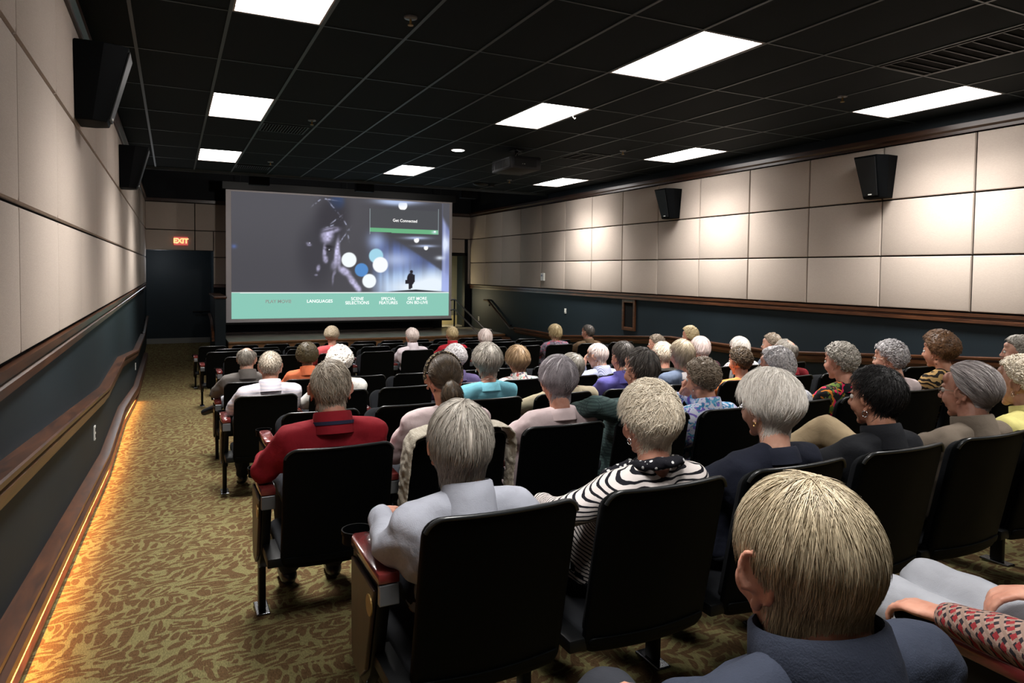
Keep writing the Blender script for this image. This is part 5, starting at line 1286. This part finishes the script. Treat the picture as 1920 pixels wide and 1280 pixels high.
PEOPLE = [
 # second row (just in front of the nearest row)
 dict(row=1, seat=0, hx=.976, hz=.905, label='person with straight collar length grey hair in a pale grey blue jacket', male=False, hcol=GR, style=('bob', dict(side=-26, back=-62, bk=.020, sd=.018, slen=.115, crown=(.05, -.25, .95), lowvol=.002, lock=.009, jit=.10, lift=.010, ns=3600)), top=SH['chambray'], collar=('shirt', SH['chambray']), W=.172, az=22, yaw=2, hs=.97, pitch=6, arms={'L': ((-.25, .22, .635), (-.21, .47, .645), (.5, .8, -.1), (0, .2, 1))}),
 dict(row=1, seat=1, hx=1.635, hz=.915, label='woman with short cream white hair, black and white striped top and polka dot scarf', male=False, hcol=CR_, style=('puff', dict(jit=.35, crown=(.1, -.5, .85), ns=4200, slen=.055)), top=SH['bw_stripe'], W=.196, az=37, yaw=6, acc=[('scarf',), ('earring', 'silver', .010)], arms={'L': ((-.27, .20, .655), (-.19, .44, .62), (.6, .7, -.2), (0, .2, 1))}),
 dict(row=1, seat=2, hx=2.161, hz=.925, label='woman with smooth puffed white hair and gold earring in a dark navy jacket', male=False, hcol=W_, style=('puff', dict(bk=.040, slen=.075, jit=.12, lock=.007, ns=3600, comb=(-.3, -.5, 0))), top=SH['navy'], W=.215, az=46, yaw=10, acc=[('earring', 'gold', .007), ('glasses',)], skin=1),
 dict(row=1, seat=3, hx=2.735, hz=.920, label='woman with short black hair and hoop earrings in a black cardigan', male=False, hcol=BK, style=('short', dict(top=.026, bk=.024, sd=.018, lock=.007, slen=.05, lift=.012, jit=.3, ns=2600)), top=SH['black'], W=.20, az=54, yaw=8, acc=[('earring', 'silver', .012)], skin=2, collar=('shirt', SH['black'])),
 dict(row=1, seat=4, hx=3.325, hz=.910, label='man with slicked back silver hair and glasses in a taupe shirt, legs crossed', male=True, hcol=TAUP, style=('comb', dict(crown=(0, .75, .65), slen=.09, lock=.006, front=48, ns=3400, jit=.05, bk=.022)), top=SH['taupe'], collar=('shirt', SH['taupe']), pants='slacks_khaki', W=.219, az=59, yaw=6, acc=[('glasses',)], legs={'L': ((-.06, .74, .66), (-.30, .92, .46), (-.36, 1.0, .40))}),
 dict(row=1, seat=5, hx=3.72, hz=.925, label='woman with wavy cream hair in a pale yellow shirt at the right edge', male=False, hcol=CR_, style=('wave', dict(side=-10)), top=SH['yellow'], collar=('shirt', SH['yellow']), W=.20, az=62, yaw=4, acc=[('earring', 'silver', .006)], skin=1),
 # third row
 dict(row=2, seat=0, hx=.861, hz=.985, label='man with combed grey hair in a red sweater with navy striped collar', male=True, hcol=BEI, style=('comb', dict(side=2, back=-58, sd=.007, bk=.012, slen=.055, crown=(-.2, -.2, .95), jit=.25, ns=1500, wd=.0016)), top=SH['red'], collar=('band', SH['red']), W=.162, az=11, ears=1.12, arms={'L': ((-.275, .25, .640), (-.245, .47, .645), (.2, 1, -.1), (0, .1, 1))}),
 dict(row=2, seat=1, hx=1.382, hz=1.000, label='woman with dark ponytail and leopard headband in a pale pink top', male=False, hcol=DBR, style=('pony', {}), top=SH['pink'], W=.160, az=20, acc=[('headband',)], yaw=0, skin=2, detail=2),
 dict(row=2, seat=2, hx=1.993, hz=.950, label='woman with short lavender grey hair in a plain pale pink top', male=False, hcol=LAV, style=('short', dict(top=.030, bk=.026, sd=.020, lock=.010, slen=.05, lift=.006, jit=.3, side=-10, back=-58)), top=SH['pink'], sleeve='short', W=.196, az=30, yaw=2, detail=2),
 dict(row=2, seat=3, hx=2.509, hz=.980, label='man with grey brown hair in a green plaid shirt, arm along the next seat', male=True, hcol=DG, style=('short', dict(side=0, lock=.006, front=46)), top=SH['green_plaid'], collar=('shirt', SH['green_plaid']), W=.172, az=36, yaw=12, acc=[('glasses',)], arms={'L': ((-.33, .065, .845), (-.40, .30, .74), (-.2, 1, -.4), (0, .2, 1))}),
 dict(row=2, seat=4, hx=2.931, hz=.905, label='woman with curly grey brown hair in a blue floral blouse, chin on her hands', male=False, hcol=GB, style=('curly', dict(sd=.03)), top=SH['blue_floral'], collar=('shirt', SH['blue_floral']), W=.200, az=41, yaw=10, pitch=8, acc=[('earring', 'silver', .005)], arms={'L': ((-.20, .42, .62), (-.10, .335, .80), (.25, -.25, 1), (-.6, .8, 0)), 'R': ((.16, .42, .62), (-.02, .36, .79), (-.35, -.2, 1), (.5, .8, 0))}),
 dict(row=2, seat=5, hx=3.500, hz=.945, label='person with wavy grey hair and glasses half hidden behind the white haired woman', male=True, hcol=SLV, style=('wave', dict(side=-4, curl=.004, back=-50)), top=SH['white_print'], W=.19, az=47, yaw=8, acc=[('glasses',)]),
 dict(row=2, seat=6, hx=4.054, hz=.955, label='woman with curly grey hair in a black top with red flowers', male=False, hcol=GR, style=('curly', dict(side=-6)), top=SH['black_floral'], W=.214, az=51, yaw=4, skin=0, sleeve='short'),
 dict(row=2, seat=7, hx=4.530, hz=.955, label='woman with curled silver hair and glasses in a pale rose top', male=False, hcol=SLV, style=('curly', dict(curl=.011, cf=36, side=-4)), top=SH['pale_pink2'], W=.213, az=54, yaw=8, acc=[('glasses',)], skin=1),
 dict(row=2, seat=8, hx=5.040, hz=.985, label='woman with big auburn hair in a tiger print top', male=False, hcol=AUB, style=('puff', dict(side=-22, back=-48, top=.055, bk=.05, sd=.045, curl=.006, cf=30)), top=SH['tiger'], W=.262, az=57, yaw=2, skin=2),
 dict(row=2, seat=10, hx=5.994, hz=.945, label='woman with wavy grey hair in dark green seen in profile at the right edge', male=False, hcol=GR, style=('wave', {}), top=SH['dark_green'], W=.19, az=62, yaw=22, skin=1),
 # fourth row
 dict(row=3, seat=2, hx=2.173, hz=.985, label='woman with short salt and pepper hair and earrings in an aqua tee', male=False, hcol=GR, style=('puff', dict(back=-58, side=-4, lock=.006, jit=.25, top=.036)), top=SH['teal'], W=.204, az=24, yaw=0, sleeve='short', acc=[('earring', 'silver', .007), ('necklace', 'spec')]),
 dict(row=3, seat=3, hx=2.83, hz=.915, label='man with thinning grey hair in a tan jacket, head tilted to the right', male=True, hcol=GR, style=('bald', dict(bald=30)), top=SH['tan'], W=.20, az=31, tilt=26, yaw=-10),
 dict(row=3, seat=4, hx=3.292, hz=.975, label='man with short dark grey hair in a periwinkle blue shirt', male=True, hcol=DG, style=('short', dict(side=0)), top=SH['periwinkle'], collar=('shirt', SH['periwinkle']), W=.175, az=35, yaw=2),
 dict(row=3, seat=5, hx=3.850, hz=.970, label='woman with smooth grey blonde bob and denim vest over a white blouse', male=False, hcol=ASH, style=('bob', dict(back=-48, side=-10)), top=SH['white'], vest=SH['denim'], W=.189, az=40, yaw=4, acc=[('glasses',)]),
 dict(row=3, seat=6, hx=4.458, hz=.890, label='woman with short curly dark brown hair in a bright orange shirt', male=False, hcol=DBR, style=('curly', dict(side=-8)), top=SH['orange2'], W=.19, az=44, yaw=0, skin=2),
 dict(row=3, seat=7, hx=4.971, hz=.945, label='man with a bald crown and grey fringe in a dark red shirt', male=True, hcol=GR, style=('bald', dict(bald=26, baldc=(.2, -.55, .8), top=.010)), top=SH['red'], W=.183, az=47, yaw=4),
 # fifth row
 dict(row=4, seat=0, hx=.920, hz=.965, label='man with cropped grey hair in a white striped collared shirt, aisle seat', male=True, hcol=BEI, style=('crop', {}), top=SH['white_stripe'], collar=('shirt', SH['white_stripe']), W=.172, az=7, ears=1.12),
 dict(row=4, seat=1, hx=1.449, hz=.975, label='woman with curly white hair in a white lace top behind the man in red', male=False, hcol=W_, style=('curly', dict(curl=.010)), top=SH['lace'], W=.214, az=12),
 dict(row=4, seat=3, hx=2.437, hz=.955, label='woman with rounded dark grey hair in a violet shirt behind the ponytail', male=False, hcol=SLV, style=('curly', dict(curl=.005, cf=30)), top=SH['violet'], collar=('shirt', SH['violet']), W=.212, az=21),
 dict(row=4, seat=4, hx=3.040, hz=.905, label='woman with light brown bobbed hair in a white flowered shirt', male=False, hcol=LB, style=('puff', dict(back=-52, side=-26)), top=SH['white_floral'], collar=('shirt', SH['white_floral']), W=.222, az=26, yaw=0),
 dict(row=4, seat=6, hx=3.890, hz=.925, label='man with white hair and glasses in a blue striped shirt, resting chin on fist', male=True, hcol=WP, style=('comb', dict(top=.006, side=-2)), top=SH['blue_stripe'], collar=('shirt', SH['blue_stripe']), W=.20, az=33, yaw=26, pitch=10, acc=[('glasses',), ('watch', 'L', 'metal_black')], skin=1, arms={'L': ((-.34, .36, .63), (-.25, .36, .795), (.2, .12, .6), (-.5, .8, .2))}),
 dict(row=4, seat=7, hx=4.666, hz=.900, label='person with fluffy cream hair in a dark olive jacket beside the denim vest', male=False, hcol=CR_, style=('puff', dict(side=-8, jit=.4)), top=SH['olive'], W=.19, az=38, yaw=6),
 dict(row=4, seat=8, hx=5.144, hz=.955, label='woman with sleek white bob in a dark maroon top', male=False, hcol=WP, style=('bob', dict(side=-8, back=-48, top=.022)), top=SH['maroon'], W=.199, az=41, yaw=2),
 dict(row=4, seat=9, hx=5.684, hz=.930, label='woman with sleek white bob in a white dotted blouse beyond the orange shirt', male=False, hcol=W_, style=('bob', dict(back=-52)), top=SH['white_dot'], W=.205, az=44, yaw=0),
 dict(row=4, seat=10, hx=6.147, hz=.955, label='woman with wavy grey brown hair in a grey blue jacket, in profile', male=False, hcol=GB, style=('wave', dict(side=-6)), top=SH['grey_blue'], collar=('shirt', SH['grey_blue']), W=.187, az=46, yaw=18, skin=1),
 # sixth row
 dict(row=5, seat=0, hx=.886, hz=.970, label='bald man in a grey suit jacket, one black shoe out in the aisle', male=True, hcol=GR, style=('bald', dict(bald=52, back=-50)), top=SH['grey_suit'], collar=('shirt', SH['grey_suit']), W=.178, az=5, yaw=-8, skin=1, ears=1.1, pants='slacks_grey', arms={'L': ((-.28, .33, .645), (-.20, .55, .640), (.5, .8, -.1), (0, .1, 1))}, legs={'L': ((-.02, .72, .56), (-.25, .62, .48), (-.35, .66, .40))}),
 dict(row=5, seat=1, hx=1.449, hz=.975, label='woman with full olive brown hair in a coral orange collared shirt', male=False, hcol=OL, style=('afro', {}), top=SH['orange'], collar=('shirt', SH['orange']), W=.218, az=10, yaw=0, skin=2),
 dict(row=5, seat=9, hx=5.738, hz=.95, label='woman with short curly brown hair and glasses in white, in profile', male=False, hcol=GB, style=('curly', dict(side=-4)), top=SH['white'], collar=('shirt', SH['white']), W=.189, az=38, yaw=30, acc=[('glasses', 'metal_black')]),
 dict(row=5, seat=10, hx=6.274, hz=1.035, label='woman with wavy blonde hair sitting tallest against the right wall rail', male=False, hcol=BL, style=('wave', dict(top=.04, jit=.4)), top=SH['tan'], W=.221, az=40, yaw=14),
 # far rows
 dict(row=6, seat=2, hx=2.120, hz=.985, label='woman with short ash blonde curls in a coral pink top', male=False, hcol=ASH, style=('curly', dict(curl=.005, back=-48)), top=SH['coral_pink'], W=.196, az=11),
 dict(row=6, seat=4, hx=3.209, hz=.935, label='person with short pinkish white hair in a white high necked sweater', male=False, hcol=WP, style=('short', dict(top=.022, bk=.022)), top=SH['white_knit'], collar=('turtle', SH['white_knit']), W=.206, az=18, yaw=10),
 dict(row=6, seat=5, hx=3.800, hz=.945, label='woman with short blonde hair in a dark red turtleneck', male=False, hcol=BL, style=('short', dict(top=.018)), top=SH['dark_red'], collar=('turtle', SH['dark_red']), W=.174, az=21),
 dict(row=6, seat=6, hx=4.309, hz=.895, label='person with bowl cut pinkish white hair, only the head visible', male=False, hcol=WP, style=('bob', dict(back=-40, side=-24)), top=SH['black'], W=.205, az=24),
 dict(row=6, seat=8, hx=5.467, hz=.940, label='woman with sleek blonde bob in a grey lilac printed top near the right wall', male=False, hcol=BL, style=('bob', {}), top=SH['lilac_floral'], W=.212, az=29, yaw=4),
 dict(row=6, seat=9, hx=6.057, hz=.925, label='man with dark grey hair in a brown jacket near the right wall', male=True, hcol=DG, style=('short', dict(side=2)), top=SH['brown'], collar=('shirt', SH['brown']), W=.19, az=32, yaw=12),
 # nearest row
 dict(row=0, seat=0, hx=.945, hz=.938, hy=.223, neck=.090, hs=.915, label='man in a slate navy shirt with side parted sandy grey hair, nearest the camera', male=True, hcol=SAND, style=('comb', dict(crown=(.02, -.22, .95), side=-2, back=-62, top=.010, bk=.015, sd=.011, slen=.085, jit=.10, lock=.006, ns=9000, wd=.00075, lift=.006, bald=15, baldc=(-.42, .62, .70))), top=SH['slate'], collar=('shirt', SH['slate']), W=.160, az=45, yaw=-2, pitch=8, ears=1.15),
 dict(row=0, seat=2, hx=1.955, hz=.965, label='person in red houndstooth jacket and grey trousers cut by the right edge, hands in lap', male=False, hcol=W_, style=('wave', {}), top=SH['hound'], pants='slacks_grey', W=.19, az=70, yaw=8, skin=0, acc=[('watch', 'L', 'silver')], arms={'L': ((-.25, .22, .62), (-.285, .47, .615), (.0, 1, -.1), (0, .05, 1)), 'R': ((.24, .26, .60), (.06, .46, .60), (-.75, .55, -.05), (0, .1, 1))}, legs={'L': ((-.07, .74, .485), (-.08, .74, .08), (-.08, .86, .035)), 'R': ((.075, .74, .50), (.07, .74, .08), (.07, .86, .035))}),
]
used = {(p['row'], p['seat']) for p in PEOPLE}
for r, (y, x0, n, pt) in enumerate(ROWS):
    for k in range(n):
        if (r, k) != (0, 1): place_seat(r, k, (r, k) in used)
if BUILD_PEOPLE:
    for p in PEOPLE: person(**p)

# cream knitted shawl over the seat of the woman with the ponytail
y, x0, n, pt = ROWS[2]
sx = x0 + pt; zf = F(y)
mb = MB(); v = []; f = []
path = [(-.262, .07, .30), (-.258, .055, .42), (-.252, .04, .55), (-.250, .02, .66), (-.244, .005, .745), (-.225, -.005, .795), (-.17, -.015, .818), (-.08, -.03, .825), (.02, -.03, .825), (.12, -.025, .822), (.19, -.01, .812), (.232, .0, .785), (.250, .015, .71), (.256, .03, .60), (.258, .05, .48), (.258, .06, .38)]
mb.loft([(a, b + .01, c) for a, b, c in path], [(.060, .009)] * 3 + [(.072, .010)] * 10 + [(.05, .009)] * 3, hint=(0, 1, 0), n=22)
M['knit'] = cloth('cream_open_knit', 'dots', (.40, .36, .29), (.62, .58, .50), 130.0)
shw = addobj('shawl', cook(mb, 'shawl', .006, 3, .8), M['knit'], None)
ripple(shw.data, .004, 22, 2); shw.location = (sx, y, zf)
tag(shw, 'cream knitted shawl draped over the seat behind the woman with the ponytail', 'shawl')
mb = MB()
for k in range(9):
    x = -.262 + .008 * math.sin(k); yy = .045 + .009 * k; mb.tube([(x, yy, .30), (x + .004, yy, .25), (x - .003, yy + .003, .20)], .003, 6)
mb.build('fringe', M['knit'], shw, smooth=60)
# blue water bottle by the white sweater
y, x0, n, pt = ROWS[6]
t = empty('water_bottle', (x0 + pt * 3.5 - .02, y + .535, F(y) + .49), 0, 'small blue water bottle in the cup holder beside the white sweater', 'bottle')
M['bottle'] = plain('blue_bottle', (.10, .22, .45), .15, .5)
MB().loft([(0, 0, 0), (0, 0, .10), (0, 0, .13), (0, 0, .15)], [.030, .031, .018, .012], n=18).build('body', M['bottle'], t, smooth=50)
MB().loft([(0, 0, .15), (0, 0, .17)], [.014, .014], n=14).build('cap', M['plastic_w'], t, smooth=50)
# ------------------------------------------------------------------ camera and view
cam = bpy.data.cameras.new('camera'); co = bpy.data.objects.new('camera', cam); link(co)
yaw, pitch, roll = CAMP
cy, sy, cp, sp = math.cos(yaw), math.sin(yaw), math.cos(pitch), math.sin(pitch)
fw = Vector((sy * cp, cy * cp, -sp)); rt = Vector((cy, -sy, 0)); up = rt.cross(fw)
r2 = math.cos(roll) * rt + math.sin(roll) * up; u2 = -math.sin(roll) * rt + math.cos(roll) * up
co.matrix_world = Matrix.Translation(CAML) @ Matrix((r2, u2, -fw)).transposed().to_4x4()
cam.sensor_width = 36; cam.lens = CAMF * 36 / 1920
cam.shift_x = -(CAMX - 960) / 1920; cam.shift_y = (CAMY - 640) / 1920
cam.clip_start = .02; cam.clip_end = 100
S = bpy.context.scene; S.camera = co
w = bpy.data.worlds.new('world'); S.world = w; w.use_nodes = True
w.node_tree.nodes['Background'].inputs['Color'].default_value = (.010, .012, .014, 1)
w.node_tree.nodes['Background'].inputs['Strength'].default_value = 1.0
S.view_settings.view_transform = 'Standard'; S.view_settings.look = 'None'; S.view_settings.gamma = 1.0; S.view_settings.use_curve_mapping = False
S.view_settings.exposure = EXPOSURE
S.cycles.use_denoising = True
S.cycles.max_bounces = 8; S.cycles.diffuse_bounces = 5
S.cycles.sample_clamp_indirect = 6
bpy.context.view_layer.update()
